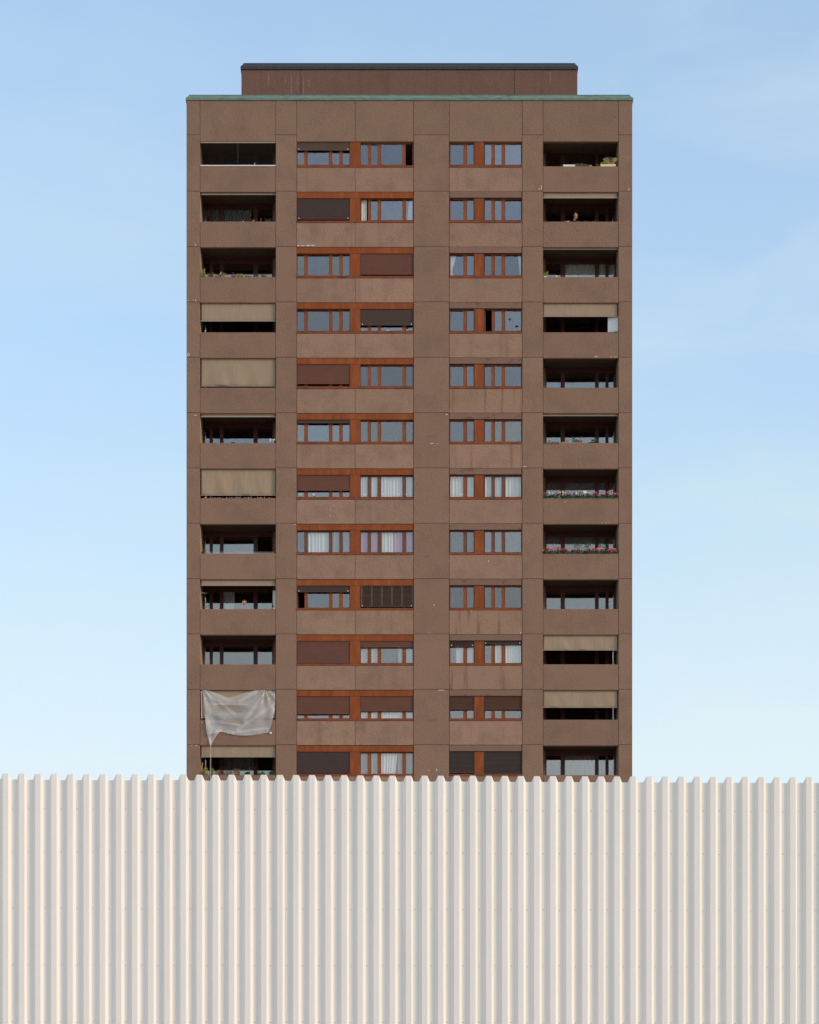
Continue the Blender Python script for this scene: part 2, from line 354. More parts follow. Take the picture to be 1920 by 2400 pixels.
# ------------------------------------------------------------------ corrugated wall in front
YW, TH = 35.1, math.atan(.0184)
cw = thing('corrugated_wall', (0, YW, 0), 'white corrugated metal wall with trapezoid ribs in front of the brown tower', 'wall')
def wp(u, wv, z): return (u * math.cos(TH) + wv * math.sin(TH), YW + u * math.sin(TH) - wv * math.cos(TH), z)
P_, RW, FW = .25, .0835, .0395; VW = P_ - RW - 2 * FW; DEP = .051
U0 = (6.4 - 960) / F * (YW * (1 - .0034) - DEP)               # left edge of the first rib
ZR = EYE + (HY - 1817.6) / F * (YW - DEP); ZV = EYE + (HY - 1831.4) / F * YW
for k in range(-22, 48):
    u = U0 + 2 * k * P_ - FW - VW + .004
    prof = []
    for j in range(2):
        b_ = u + j * P_
        prof += [(b_, 0, ZV), (b_ + VW - .004, 0, ZV), (b_ + VW + FW - .004, DEP, ZR), (b_ + VW + FW + RW - .004, DEP, ZR), (b_ + VW + 2 * FW + RW - .004, 0, ZV)]
    prof.append((u + 2 * P_ + .012, 0, ZV))
    off = .004 if k % 2 else 0.0
    jz = random.uniform(-.004, .004)
    top = [wp(a, b + off + .0008 * i / len(prof), z + jz) for i, (a, b, z) in enumerate(prof)]
    bot = [wp(a, b + off + .0008 * i / len(prof), .02) for i, (a, b, z) in enumerate(prof)]
    mid = [wp(a, b + off + .0008 * i / len(prof), 4.0) for i, (a, b, z) in enumerate(prof)]
    mb = MB(); mb.grid([bot, mid, top]); o = mb.build('wall_sheet', M['wall'], cw)
    so = o.modifiers.new('thickness', 'SOLIDIFY'); so.thickness = .0012; so.offset = 0
    bv = o.modifiers.new('bend_radius', 'BEVEL'); bv.width = .004; bv.segments = 2; bv.limit_method = 'ANGLE'; bv.angle_limit = R(25)
rest = MB(); cnt = 0
for ri, ry in enumerate((1898.5, 1999.5, 2131.5, 2264, 2396.5)):
    for i in range(-1, 52):
        u = U0 + i * P_ + RW + FW + .022
        c = wp(u, 0, EYE + (HY - ry + random.uniform(-.8, .8)) / F * YW)
        tgt = MB() if (0 <= i <= 49 and cnt < 100) else rest
        tgt.cyl_y((c[0] + random.uniform(-.002, .002), c[2]), .0062, c[1] - .009, c[1] + .001, 6)
        if tgt is not rest: tgt.build('screw', M['screw'], cw); cnt += 1
tag(rest.build('screws', M['screw'], cw), kind='stuff')
# two girts and posts carry the sheets from behind
for z in (1.5, 4.2, 7.0):
    gm = MB(); a = wp(-16, -.03, z); b = wp(16, -.03, z)
    gm.face([(a[0], a[1], z - .06), (b[0], b[1], z - .06), (b[0], b[1] + .1, z - .06), (a[0], a[1] + .1, z - .06)])
    gm.face([(a[0], a[1], z - .06), (b[0], b[1], z - .06), (b[0], b[1], z + .06), (a[0], a[1], z + .06)])
    gm.face([(a[0], a[1], z + .06), (b[0], b[1], z + .06), (b[0], b[1] + .1, z + .06), (a[0], a[1] + .1, z + .06)])
    gm.build('girt', M['steel'], cw)

# ------------------------------------------------------------------ tower: carcass
tw = thing('apartment_tower', (0, D, 0), 'tall brown concrete apartment tower with orange window frames and recessed balconies', 'building')
BX = [437.0, 469.0, 646.5, 695.5, 969.5, 1053.0, 1224.0, 1273.0, 1450.0, 1482.5]   # bay edges
LINES = [318.3] + [448.0 + 129.72 * i for i in range(11)]                             # floor lines, rows 1..12
PIT = 129.72
G = .36                                                                               # half a joint, px
BD = 1.5                                                                              # balcony depth
def piece(name, m, x0, x1, y0, y1, d0=0.0, d1=.18, bev=.012, parent=tw):
    mb = MB(); pbox(mb, x0 + G, x1 - G, y0 + G, y1 - G, d0, d1); o = mb.build(name, m, parent)
    if bev:
        b = o.modifiers.new('edge', 'BEVEL'); b.width = bev; b.segments = 2
    return o
TOPY = 234.0
PIERS = [(BX[0], BX[1]), (BX[2], BX[3]), (BX[4], BX[5]), (BX[6], BX[7]), (BX[8], BX[9])]
for (a, b) in PIERS:
    piece('attic_panel', M['attic'], a, b, TOPY, 316.0)
    for i in range(12):
        y0 = 316.0 if i == 0 else LINES[i]; y1 = LINES[i + 1] if i < 11 else LINES[11] + PIT
        piece('pier_panel', M['pier'], a, b, y0, y1)
for (a, b) in ((BX[1], BX[2]), (BX[3], 832.5), (832.5, BX[4]), (BX[5], BX[6]), (BX[7], BX[8])):
    piece('attic_panel', M['attic'], a, b, TOPY, 331.8, .006)
spans = []
for i in range(12):
    y = LINES[i]
    yb = (LINES[i + 1] if i < 11 else y + PIT) + 1.9
    for (a, b) in ((BX[1], BX[2]), (BX[7], BX[8])):
        piece('balcony_parapet', M['parapet'], a, b, y + 70.8, yb, .010, .15)
    for (a, b) in ((BX[3], 832.5), (832.5, BX[4])):
        piece('spandrel_panel', M['spandrel'], a, b, y + 73.6, yb - .5, .014, .18)
    dr = i in (5, 8, 9, 4)
    piece('spandrel_panel', M['spandrel_drip'] if dr else M['spandrel'], BX[5], BX[6], y + 73.6, yb - 1.2, .014, .18)
# lower storeys down to the street, hidden behind the white wall
lw = MB()
zl = fz(LINES[11] + PIT + 2.2)
lw.box(fx(BX[0] + G), fx(BX[9] - G), D + .012, D + .2, 0, zl)
lw.build('lower_facade', M['pier'], tw)
# side and rear walls
DEPTH = 22.0
sd_ = MB()
sd_.box(fx(BX[0]), fx(BX[0]) + .25, D + .19, D + DEPTH, 0, fz(TOPY) - .01); sd_.box(fx(BX[9]) - .25, fx(BX[9]), D + .19, D + DEPTH, 0, fz(TOPY) - .01)
sd_.box(fx(BX[0]) + .26, fx(BX[9]) - .26, D + DEPTH - .25, D + DEPTH - .01, 0, fz(TOPY) - .02)
sd_.build('side_wall', M['pier'], tw)
# floor slabs
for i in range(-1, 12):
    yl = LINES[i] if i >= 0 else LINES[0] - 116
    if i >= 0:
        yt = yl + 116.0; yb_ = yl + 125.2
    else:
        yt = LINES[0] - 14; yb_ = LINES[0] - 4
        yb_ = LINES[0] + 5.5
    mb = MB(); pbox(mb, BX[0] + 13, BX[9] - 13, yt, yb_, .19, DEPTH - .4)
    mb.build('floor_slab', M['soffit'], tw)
# interior partition walls: one behind every bay edge and between the rooms
pw = MB()
zt, zb = fz(300), fz(LINES[11] + PIT + 1)
for xc, half in ((BX[1] - .6, -6), (BX[2] + .6, 6), (BX[3] - .6, -6), (832.5, 0), (BX[4] + .6, 6), (BX[5] - .6, -6), (1122.5, 0), (BX[6] + .6, 6), (BX[7] - .6, -6), (BX[8] + .6, 6)):
    if half == 0: x0, x1 = fx(xc - 3), fx(xc + 3)
    else: x0, x1 = sorted((fx(xc), fx(xc + half)))
    pw.box(x0, x1, D + .26, D + 7.0, zb, zt)
pw.box(fx(BX[0] + 14), fx(BX[9] - 14), D + 7.001, D + 7.15, zb, zt)
pw.build('partition_wall', M['room'], tw)
# balcony side cheeks in facade render, in front of the partitions
for (xa, sg) in ((BX[1], -1), (BX[2], 1), (BX[7], -1), (BX[8], 1)):
    ck = MB(); x0, x1 = sorted((fx(xa) - sg * .006, fx(xa + sg * .55)))
    ck.box(x0, x1, D + .185, D + BD + .02, zb, zt); ck.build('balcony_cheek', M['cheek'], tw)

# ------------------------------------------------------------------ roof: copings and penthouse
def coping(name, m, x0, x1, yb, ym, yt, xt0, xt1, d0, dt, depth, parent=tw, seams=()):
    """hollow flashing ring: vertical drip edge, then a slope leaning inwards"""
    mb = MB()
    zb_, zm = fz(yb, d0), fz(ym, d0); zt_ = fz(yt, dt)
    X0, X1, XT0, XT1 = fx(x0, d0), fx(x1, d0), fx(xt0, dt), fx(xt1, dt)
    Y0, Y1, YT0, YT1 = D + d0, D + depth, D + dt, D + depth - (dt - d0)
    rings = [[(X0 + .05, Y0 + .05, zb_), (X1 - .05, Y0 + .05, zb_), (X1 - .05, Y1 - .05, zb_), (X0 + .05, Y1 - .05, zb_)],
             [(X0, Y0, zb_), (X1, Y0, zb_), (X1, Y1, zb_), (X0, Y1, zb_)], [(X0, Y0, zm), (X1, Y0, zm), (X1, Y1, zm), (X0, Y1, zm)],
             [(XT0, YT0, zt_ - .03), (XT1, YT0, zt_ - .03), (XT1, YT1, zt_ - .03), (XT0, YT1, zt_ - .03)],
             [(XT0 - .015, YT0 - .015, zt_), (XT1 + .015, YT0 - .015, zt_), (XT1 + .015, YT1 + .015, zt_), (XT0 - .015, YT1 + .015, zt_)]]
    k = len(mb.v)
    for r in rings: mb.v += r
    for j in range(len(rings) - 1):
        for i in range(4):
            a = k + j * 4; mb.f.append((a + i, a + (i + 1) % 4, a + 4 + (i + 1) % 4, a + 4 + i))
    e = k + 4 * (len(rings) - 1); mb.f.append((e, e + 1, e + 2, e + 3))
    for s_ in seams:
        mb.box(fx(s_), fx(s_) + .025, Y0 - .012, Y0 + .02, zb_ + .005, zm)
    return mb.build(name, m, parent)
coping('roof_coping', M['copper'], 435.2, 1484.4, 234.2, 229.0, 222.4, 443.5, 1475.8, -.045, .16, DEPTH + .05, seams=(468, 613, 692, 853, 975, 1093, 1170, 1334, 1450))
PD = 3.0
ph = MB(); ph.box(fx(566, PD), fx(1353.5, PD), D + PD, D + 17, fz(TOPY) - .3, fz(160, PD)); ph_ = ph.build('penthouse_wall', M['pent'], tw)
for xj in (705.5, 1206.0):
    j = MB(); j.box(fx(xj, PD) - .012, fx(xj, PD) + .012, D + PD - .004, D + PD + .02, fz(224), fz(161, PD)); j.build('expansion_joint', M['black'], tw)
for (xs, ya, yb2, ws_) in ((629.5, 168, 204, 3.5), (669, 178, 198, 4), (683, 176, 222, 3), (696.5, 180, 212, 3), (711.5, 178, 222, 2.6), (724, 186, 205, 4), (1290, 168, 200, 2.5)):
    mb = MB(); L_ = []; R_ = []
    for k in range(9):
        q = k / 8; yy = ya + (yb2 - ya) * q; hw = ws_ / 2 * (.35 + .65 * math.sin(math.pi * min(1, q * .85 + .1))) * random.uniform(.6, 1.1); xo = random.uniform(-.5, .5)
        L_.append((fx(xs + xo - hw, PD), D + PD - .003, fz(yy, PD))); R_.append((fx(xs + xo + hw, PD), D + PD - .003, fz(yy, PD)))
    mb.grid([L_, R_]); mb.build('lime_streak', M['lime_streak'], tw)
coping('penthouse_coping', M['lead'], 564.0, 1355.2, 161.8, 155.0, 148.2, 571.5, 1348.0, PD - .06, PD + .14, 17.05, seams=(620, 700, 790, 870, 960, 1040, 1130, 1215, 1290))
rf = MB(); rf.box(fx(BX[0]) + .3, fx(BX[9]) - .3, D + .3, D + DEPTH - .3, fz(TOPY) - .25, fz(TOPY) - .05); rf.build('roof_slab', M['slab'], tw)

# ------------------------------------------------------------------ windows
WD = .19                                       # glass plane behind the facade
PA = [(697.6, 713), (721.8, 771), (779.5, 795), (803.7, 819.2)]
PB = [(846, 861.6), (870, 885), (894, 943), (952, 967.4)]
PC = [(1056, 1086), (1095, 1110)]
PDn = [(1137, 1151.8), (1160.4, 1175.6), (1184.4, 1221.3)]
def wframe(panes, x0, x1, yl, m, skip=(), opens=()):
    """frame with stiles, sashes and rails; returns window object with its pane child"""
    mb = MB(); yt, yb = yl + 20.6, yl + 68.4; sw = 1.1
    pbox(mb, x0, x1, yl + 8.0, yt - sw, WD - .02, WD + .05, WD); pbox(mb, x0, x1, yb + sw, yl + 73.0, WD - .02, WD + .05, WD)
    edges = [x0] + [v for p in panes for v in p] + [x1]
    for i in range(0, len(edges), 2):
        a, b = edges[i], edges[i + 1]
        if i > 0: a += sw
        if i < len(edges) - 2: b -= sw
        if b - a > .15: pbox(mb, a, b, yt - sw, yb + sw, WD - .02, WD + .05, WD)
    for i, (a, b) in enumerate(panes):           # sash round each pane, a little proud
        if i in opens: continue
        for q in ((a - sw, a, yt - sw, yb + sw), (b, b + sw, yt - sw, yb + sw), (a, b, yt - sw, yt), (a, b, yb, yb + sw)):
            pbox(mb, q[0], q[1], q[2], q[3], WD - .028, WD + .04, WD)
    o = mb.build('window', m, tw)
    gl = MB()
    for i, (a, b) in enumerate(panes):
        if i in opens: continue
        t_ = random.uniform(-.006, .006); u_ = random.uniform(-.012, .012)
        X0, X1, Z0, Z1 = fx(a, WD), fx(b, WD), fz(yb, WD), fz(yt, WD)
        k = len(gl.v)
        for dy in (0, .008):
            gl.v += [(X0, D + WD + dy, Z0), (X1, D + WD + dy + t_, Z0), (X1, D + WD + dy + t_ + u_, Z1), (X0, D + WD + dy + u_, Z1)]
        gl.f += [(k, k + 1, k + 2, k + 3), (k + 7, k + 6, k + 5, k + 4)]
    gl.build('window_pane', M['glass'], o)
    for i in opens:                                # the sash of an open pane, swung into the room
        a, b = panes[i]; mbs = MB(); hinge = fx(b - .3, WD) if i > 0 else fx(a + .3, WD)
        wdt = fx(b, WD) - fx(a, WD); z0, z1 = fz(yb, WD), fz(yt, WD); Y = D + WD + .03
        mbs.box(hinge - .02, hinge + .02, Y, Y + .05, z0, z1); mbs.box(hinge - .02, hinge + .02, Y + wdt - .05, Y + wdt, z0, z1)
        mbs.box(hinge - .02, hinge + .02, Y + .051, Y + wdt - .051, z0, z0 + .05); mbs.box(hinge - .02, hinge + .02, Y + .051, Y + wdt - .051, z1 - .05, z1)
        mbs.build('open_sash', m, o)
    return o
def shutter(win, x0, x1, yl, bot, rgb, pins=False, venetian=False, cords=0, pitch=2.35):
    ds = .075; mb = MB(); m = shutter_mat(rgb)
    z0, z1 = fz(yl + bot, ds), fz(yl + 9, ds); X0, X1 = fx(x0, ds), fx(x1, ds)
    p = pitch * S
    if venetian:
        z = z0 + .03
        while z < z1:
            mb.face([(X0, D + ds + .02, z), (X1, D + ds + .02, z), (X1, D + ds - .012, z + p * .55), (X0, D + ds - .012, z + p * .55)])
            mb.face([(X0, D + ds - .012, z + p * .55), (X1, D + ds - .012, z + p * .55), (X1, D + ds + .014, z + p * 1.06), (X0, D + ds + .014, z + p * 1.06)])
            z += p
    else:
        rows = []; z = z0 + .04
        while z < z1:
            for q, dy in ((0, .004), (.15, -.004), (.5, -.008), (.85, -.004), (.999, .004)):
                rows.append([(X0, D + ds + dy, z + q * p), (X1, D + ds + dy, z + q * p)])
            z += p
        mb.grid(rows)
    mb.box(X0, X1, D + ds - .016, D + ds + .016, z0, z0 + .038)
    o = mb.build('roller_shutter' if not venetian else 'venetian_blind', m, win)
    if pins:
        for xx in (x0 + 4, x1 - 4):
            c = MB(); c.cyl_y((fx(xx, ds), z0 + .05), .026, D + ds - .05, D + ds + .0, 8); c.build('end_stop', M['white'], win)
    for k in range(cords):
        xx = x0 + 3 + (x1 - x0 - 5) * k / (cords - 1); c = MB(); z = z0 + .06
        while z < z1 - .16:
            c.box(fx(xx, ds) - .010, fx(xx, ds) + .010, D + ds - .022, D + ds - .014, z, z + .03); z += p
        c.build('ladder_cord', M['cord'], win)
    return o
def guide(win, x0, x1, yl):
    mb = MB(); pbox(mb, x0, x1, yl + 9, yl + 70.5, .05, .12, .05); mb.build('guide_rail', M['guide'], win)

DARK = (.070, .041, .036); RED = (.160, .064, .042); BRN = (.080, .048, .036); OLV = (.105, .066, .042); SLT = (.125, .060, .040); GRY = (.072, .052, .048)
SHUT = {(1, 'A'): (34.5, OLV, 1, 0), (2, 'A'): (66.8, DARK, 1, 0), (3, 'B'): (66, RED, 0, 0), (4, 'B'): (55.5, BRN, 1, 0), (5, 'A'): (63.0, RED, 0, 0),
        (6, 'A'): (25.2, BRN, 0, 0), (7, 'A'): (53.6, RED, 0, 0), (9, 'A'): (32, DARK, 1, 0), (9, 'B'): (66.5, BRN, 1, 1), (10, 'A'): (68.6, (.155, .065, .046), 0, 0),
        (10, 'B'): (31.6, RED, 0, 0), (10, 'C'): (29.5, DARK, 1, 1), (10, 'D'): (24.2, DARK, 1, 1), (11, 'A'): (58.5, RED, 0, 0), (11, 'B'): (51.5, RED, 0, 0),
        (11, 'C'): (47.5, SLT, 0, 1), (11, 'D'): (47.5, SLT, 0, 1), (12, 'A'): (68.2, DARK, 0, 0), (12, 'C'): (66.8, GRY, 0, 1), (12, 'D'): (68.5, GRY, 0, 1)}
OPEN = {(1, 'B'): (3,), (2, 'B'): (0,), (4, 'D'): (0,), (9, 'A'): (0,)}
WIN = {}
for i in range(12):
    r = i + 1; yl = LINES[i]
    if r > 1:
        mb = MB(); pbox(mb, BX[3] + .6, BX[4] - 1.2, yl + 2.6, yl + 16.4, .030, .05, .03)
        mb.build('lintel_panel', M['orange'], tw)
        mb = MB(); pbox(mb, BX[5] + 1.0, BX[6] - 1.6, yl + 1.6, yl + 15.4, .012, .04, .03)
        mb.build('lintel_panel', M['brown_lintel'], tw)
    for (x0, x1, nm) in ((820.4, 844.6, 'orange'), (1112.5, 1133.6, 'orange')):
        mb = MB(); pbox(mb, x0, x1, yl + (16.9 if r > 1 else 12), yl + 69.2, .040, .14, .04); mb.build('post_panel', M[nm], tw)
    # sills
    mb = MB(); pbox(mb, BX[3] - 1.6, BX[4] - 1.2, yl + 69.3, yl + 73.9, -.010, WD - .03, 0)
    s_ = mb.build('window_sill', M['sill'], tw); b = s_.modifiers.new('edge', 'BEVEL'); b.width = .012
    mb = MB(); pbox(mb, BX[5] - 1.2, BX[6] - .4, yl + 69.3, yl + 73.9, -.010, WD - .03, 0)
    s_ = mb.build('window_sill', M['sill'], tw); b = s_.modifiers.new('edge', 'BEVEL'); b.width = .012
    for k, panes, x0, x1 in (('A', PA, 695.9, 820.6), ('B', PB, 844.4, 969.0), ('C', PC, 1053.6, 1112.6), ('D', PDn, 1133.4, 1223.4)):
        fm = M['frame_dark'] if (r, k) in ((8, 'A'), (8, 'B'), (8, 'C'), (8, 'D'), (7, 'B'), (7, 'D'), (6, 'A')) else M['frame']
        if r == 6 and k == 'A': fm = M['frame']
        wn = wframe(panes, x0, x1, yl, fm, opens=OPEN.get((r, k), ())); WIN[(r, k)] = wn
        if (r, k) in SHUT:
            bt, c, pins, ven = SHUT[(r, k)]
            shutter(wn, x0 + .9, x1 - .9, yl, bt, c, pins, bool(ven), 6 if (r, k) == (9, 'B') else 0, 2.9 if ven else 2.35)
        guide(wn, x0 - .1, x0 + .7, yl); guide(wn, x1 - .7, x1 + .1, yl)
        if k in 'CD':
            if k == 'C': guide(wn, x1 - 2.1, x1 - .9, yl)
            else: guide(wn, x0 + 1.2, x0 + 2.4, yl)

# window stickers
def disc(win, x, y, r, m, hole=True):
    mb = MB(); n = 14; yy = D + WD - .030
    for i in range(n):
        a, b = 2 * math.pi * i / n, 2 * math.pi * (i + 1) / n; q = .38 if hole else 0.01
        cx, cz = fx(x, WD), fz(y, WD)
        P = lambda t, rr: (cx + rr * math.cos(t), yy, cz + rr * math.sin(t))
        mb.face([P(a, r * q), P(b, r * q), P(b, r), P(a, r)])
    o = mb.build('sticker', m, win); so = o.modifiers.new('t', 'SOLIDIFY'); so.thickness = .003
for k, x in (('A', 704.8), ('A', 735.7), ('B', 856.2), ('B', 897.5), ('B', 934), ('C', 1081.5)): disc(WIN[(7, k)], x, 1159.8, .062, M['white'])
disc(WIN[(7, 'B')], 954, 1159.8, .062, M['cream'])
def bird(win, x, y, s):
    pts = [(-1, .2), (-.4, .35), (-.1, .1), (.3, .7), (.55, .6), (.35, .1), (1, -.1), (.5, -.3), (0, -.25), (-.4, -.6), (-.55, -.5), (-.45, 0)]
    mb = MB(); cx, cz = fx(x, WD), fz(y, WD); mb.face([(cx + a * s, D + WD - .030, cz + b * s) for a, b in pts])
    o = mb.build('bird_sticker', M['black'], win); so = o.modifiers.new('t', 'SOLIDIFY'); so.thickness = .003
bird(WIN[(4, 'D')], 1195.5, 748.5, .08); bird(WIN[(4, 'D')], 1211, 765, .10); bird(WIN[(4, 'B')], 857.5, 767, .07); bird(WIN[(4, 'B')], 955, 768.5, .09)

# ------------------------------------------------------------------ balconies
BL = [(477.5, 491.6), (499.2, 515.4), (524.2, 594.4), (604.4, 637.8)]
BR = [(1281.2, 1314.2), (1324.2, 1394.6), (1403.4, 1419.2), (1426.6, 1441.6)]
def balcony_window(panes, x0, x1, yl, opens=()):
    mb = MB(); sh = (HY - yl) * BD / D                           # how far the back plane has slipped down in the photo
    tp = fz(yl - 4.2); hd = tp - .26; fl = fz(yl + 116.0)        # ceiling, frame head, floor
    X0, X1 = fx(x0, 0) + .008, fx(x1, 0) - .008
    y0, y1 = D + BD - .02, D + BD + .06
    for side, e0, e1 in ((0, X0, fx(panes[0][0] - 2.6, BD)), (1, fx(panes[-1][1] + 2.6, BD), X1)):
        ws = MB(); ws.box(e0, e1, y0 - .03, y1, fl + .005, tp - .003); ws.build('balcony_back_wall', M['parapet'], tw)
        if side == 0: X0 = e1
        else: X1 = e0
    mb.box(X0, X1, y0, y1, hd, tp); mb.box(X0, X1, y0, y1, fl, fl + .09)
    ed = [X0] + [fx(v, BD) for p in panes for v in p] + [X1]
    for i in range(0, len(ed), 2):
        mb.box(ed[i], ed[i + 1], y0 - .004, y1, fl + .09, hd)
    o = mb.build('balcony_window', M['balc_frame'], tw)
    gl = MB()
    for i, (a, b) in enumerate(panes):
        if i in opens: continue
        t_ = random.uniform(-.002, .002)
        k = len(gl.v)
        for dy in (0, .01):
            gl.v += [(fx(a, BD), D + BD + dy, fl + .09), (fx(b, BD), D + BD + dy + t_, fl + .09), (fx(b, BD), D + BD + dy + t_, hd), (fx(a, BD), D + BD + dy, hd)]
        gl.f += [(k, k + 1, k + 2, k + 3), (k + 7, k + 6, k + 5, k + 4)]
    gl.build('window_pane', M['glass_b'], o)
    return o
AWN = {(1, 'L'): None, (2, 'L'): 457.0, (4, 'L'): 753.6, (5, 'L'): 906.0, (6, 'L'): 978.0, (7, 'L'): 1161.8, (9, 'L'): 1373.0, (11, 'L'): 1683.0, (12, 'L'): 1775.0,
       (2, 'R'): 465.0, (3, 'R'): 585.3, (4, 'R'): 742.6, (6, 'R'): 975.4, (10, 'R'): 1524.6, (11, 'R'): 1658.8}
def awning(x0, x1, yl, yb, seed):
    da = .13; rnd = random.Random(seed)
    zt_, zb_ = fz(yl + 2.0, da) + .10, fz(yb, da); X0, X1 = fx(x0, da), fx(x1, da)
    mb = MB(); rows = []; nx, nz_ = 60, 14; ln = zt_ - zb_
    ph = [rnd.uniform(0, 6.28) for _ in range(6)]; amp = (.055 if seed in (35, 71, 78, 49) else .022) * min(1, ln / 1.0)
    for j in range(nz_ + 1):
        v = j / nz_; row = []
        for i in range(nx + 1):
            u = i / nx
            dy = amp * v * (.5 * math.sin(9 * u + ph[0] + 1.5 * v) + .35 * math.sin(23 * u + ph[1] - 2.2 * v) + .5 * math.exp(-((u - .2 - .12 * v) / .05) ** 2)) * (1 - abs(2 * u - 1) ** 4 * .5)
            row.append((X0 + (X1 - X0) * u, D + da - dy - .012 * math.sin(v * 3.1), zt_ + (zb_ + .03 - zt_) * v))
        rows.append(row)
    mb.grid(rows); o = mb.build('awning', M['awning'], tw, smooth=True)
    so = o.modifiers.new('t', 'SOLIDIFY'); so.thickness = .002
    bar = MB(); bar.box(X0 - .01, X1 + .01, D + da - .022, D + da + .018, zb_, zb_ + .042); bar.build('front_bar', M['awning_bar'], o)
    return o
for i in range(12):
    r = i + 1; yl = LINES[i]
    balcony_window(BL, BX[1], BX[2], yl, opens=(3,) if r == 8 else ()); balcony_window(BR, BX[7], BX[8], yl)
    for sd, x0, x1 in (('L', 471.8, 646.0), ('R', 1273.4, 1447.2)):
        if AWN.get((r, sd)): awning(x0, x1, yl, AWN[(r, sd)], r * 7 + (sd == 'R'))
        elif r > 1:                                                # rolled up: only the bar shows under the soffit
            bar = MB(); bar.box(fx(x0, .085), fx(x1, .085), D + .06, D + .10, fz(yl + 3.4, .085), fz(yl + 1.6, .085)); bar.build('awning_bar', M['awning_bar'], tw)
# net and white rail, top left balcony
yl = LINES[0]
nt_ = MB(); z0, z1 = fz(yl + 70.4), fz(yl + 14.0)
x = 470.0
while x < 646: nt_.box(fx(x) - .0022, fx(x) + .0022, D + .060, D + .064, z0, z1); x += 2.05
z = z0 + .03
while z < z1: nt_.box(fx(469.6), fx(646), D + .066, D + .070, z - .0022, z + .0022); z += .044
nt_.build('pigeon_net', M['net'], tw)
tr = MB(); pbox(tr, 470.2, 645.8, yl + 13.9, yl + 16.2, .02, .06); tr.build('net_rail', M['awning_bar'], tw)
wr = MB(); pbox(wr, 469.6, 646.2, yl + 68.6, yl + 70.9, -.012, .05)
for xx in (482, 542.6, 571.5, 632.8): pbox(wr, xx, xx + 1, yl + 68.2, yl + 71.1, -.02, .052)
wr.build('parapet_rail', M['white'], tw)
pl = MB(); pbox(pl, 557.3, 557.9, yl + 16, yl + 69, .045, .055); pl.build('net_post', M['net_post'], tw)
# bird spikes, row 8
sp = MB(); yl = LINES[7]; x = 490.
while x < 642:
    sp.tube([(fx(x), D + .06, fz(yl + 70.8)), (fx(x), D + .05, fz(yl + 66.0))], .006, 4); x += 2.05
sp.box(fx(489), fx(643), D + .04, D + .08, fz(yl + 70.9), fz(yl + 70.4))
sp.build('bird_spikes', M['steel'], tw)

# ------------------------------------------------------------------ pale chips and repair marks on the panels
CH = [(1264, 443, 2, 5), (1269, 440.5, 2.4, 12), (1473, 443.5, 1.6, 6), (1475, 446, 3.4, 1.8), (458.6, 574.3, 2.6, 4), (699, 576, 6, 3), (709.5, 575.5, 9, 3.2), (722, 575.6, 12, 3.4),
      (733.5, 575.2, 9, 3.8), (441.5, 705, 5, 1.6), (452.5, 704, 2, 2.5), (458.6, 704, 2.2, 4.5), (830.4, 685, 1.6, 2), (830.4, 690, 1.6, 2.4), (441.8, 828.5, 4.5, 2), (440, 832, 2, 7), (442.5, 833.5, 5, 2),
      (444, 830.5, 1.8, 4), (458, 973.4, 8.5, 1.8), (1047, 971.6, 5, 3.2), (1397, 836.6, 10, 2.6), (1433, 837, 6, 1.6), (1443, 837, 9, 1.6), (1013, 1039.6, 9, 2.4), (1025.5, 1040, 4, 1.6),
      (1230.8, 1093.4, 10, 2.2), (774, 1188, 1.4, 4), (774, 1195, 1.6, 4.5), (773.6, 1209, 1.6, 3.8), (691.3, 1229.4, 4, 1.8), (1324, 1176.4, 4, 2), (1145.5, 1315.5, 2.4, 5.5), (1412, 1225.8, 3, 1.6),
      (1421, 1225.8, 3.4, 1.8), (1427, 1225.6, 2.4, 1.6), (1017.2, 1418, 2.6, 4), (1006.5, 1483.6, 2.6, 1.6), (1220.5, 1483.5, 4.4, 2.8), (1104, 1432.6, 1.6, 4), (1033.5, 1617.8, 14, 2), (450, 1746.8, 4, 1.6),
      (460, 1747.4, 4, 2.4), (1006, 1805, 1.8, 5), (1023.4, 1804.8, 3, 5.4), (473.5, 1694, 3, 2.4)]
for (x, y, w_, h_) in CH:
    mb = MB(); n = 9; pts = []
    for k in range(n):
        q = 2 * math.pi * k / n; c, s_ = math.cos(q), math.sin(q); e = max(abs(c), abs(s_)); rr = random.uniform(.75, 1.05) / (e * .55 + .45)
        pts.append((fx(x + c * rr * w_ / 2), D - .004, fz(y + s_ * rr * h_ / 2)))
    mb.face(pts); o = mb.build('paint_chip', M['chip'], tw); so = o.modifiers.new('t', 'SOLIDIFY'); so.thickness = .012; so.offset = 0
for (x, y, w_, h_) in ((1009.5, 1022.5, 28, 5), (1013, 1688, 30, 8), (1001, 1304, 16, 7), (456, 845, 10, 6)):
    mb = MB(); n = 16
    mb.face([(fx(x + math.cos(k / n * 6.283) * w_ / 2 * random.uniform(.85, 1.1)), D - .0015, fz(y + math.sin(k / n * 6.283) * h_ / 2 * random.uniform(.8, 1.1))) for k in range(n)])
    o = mb.build('repair_patch', M['chip_red'], tw); so = o.modifiers.new('t', 'SOLIDIFY'); so.thickness = .006; so.offset = 0

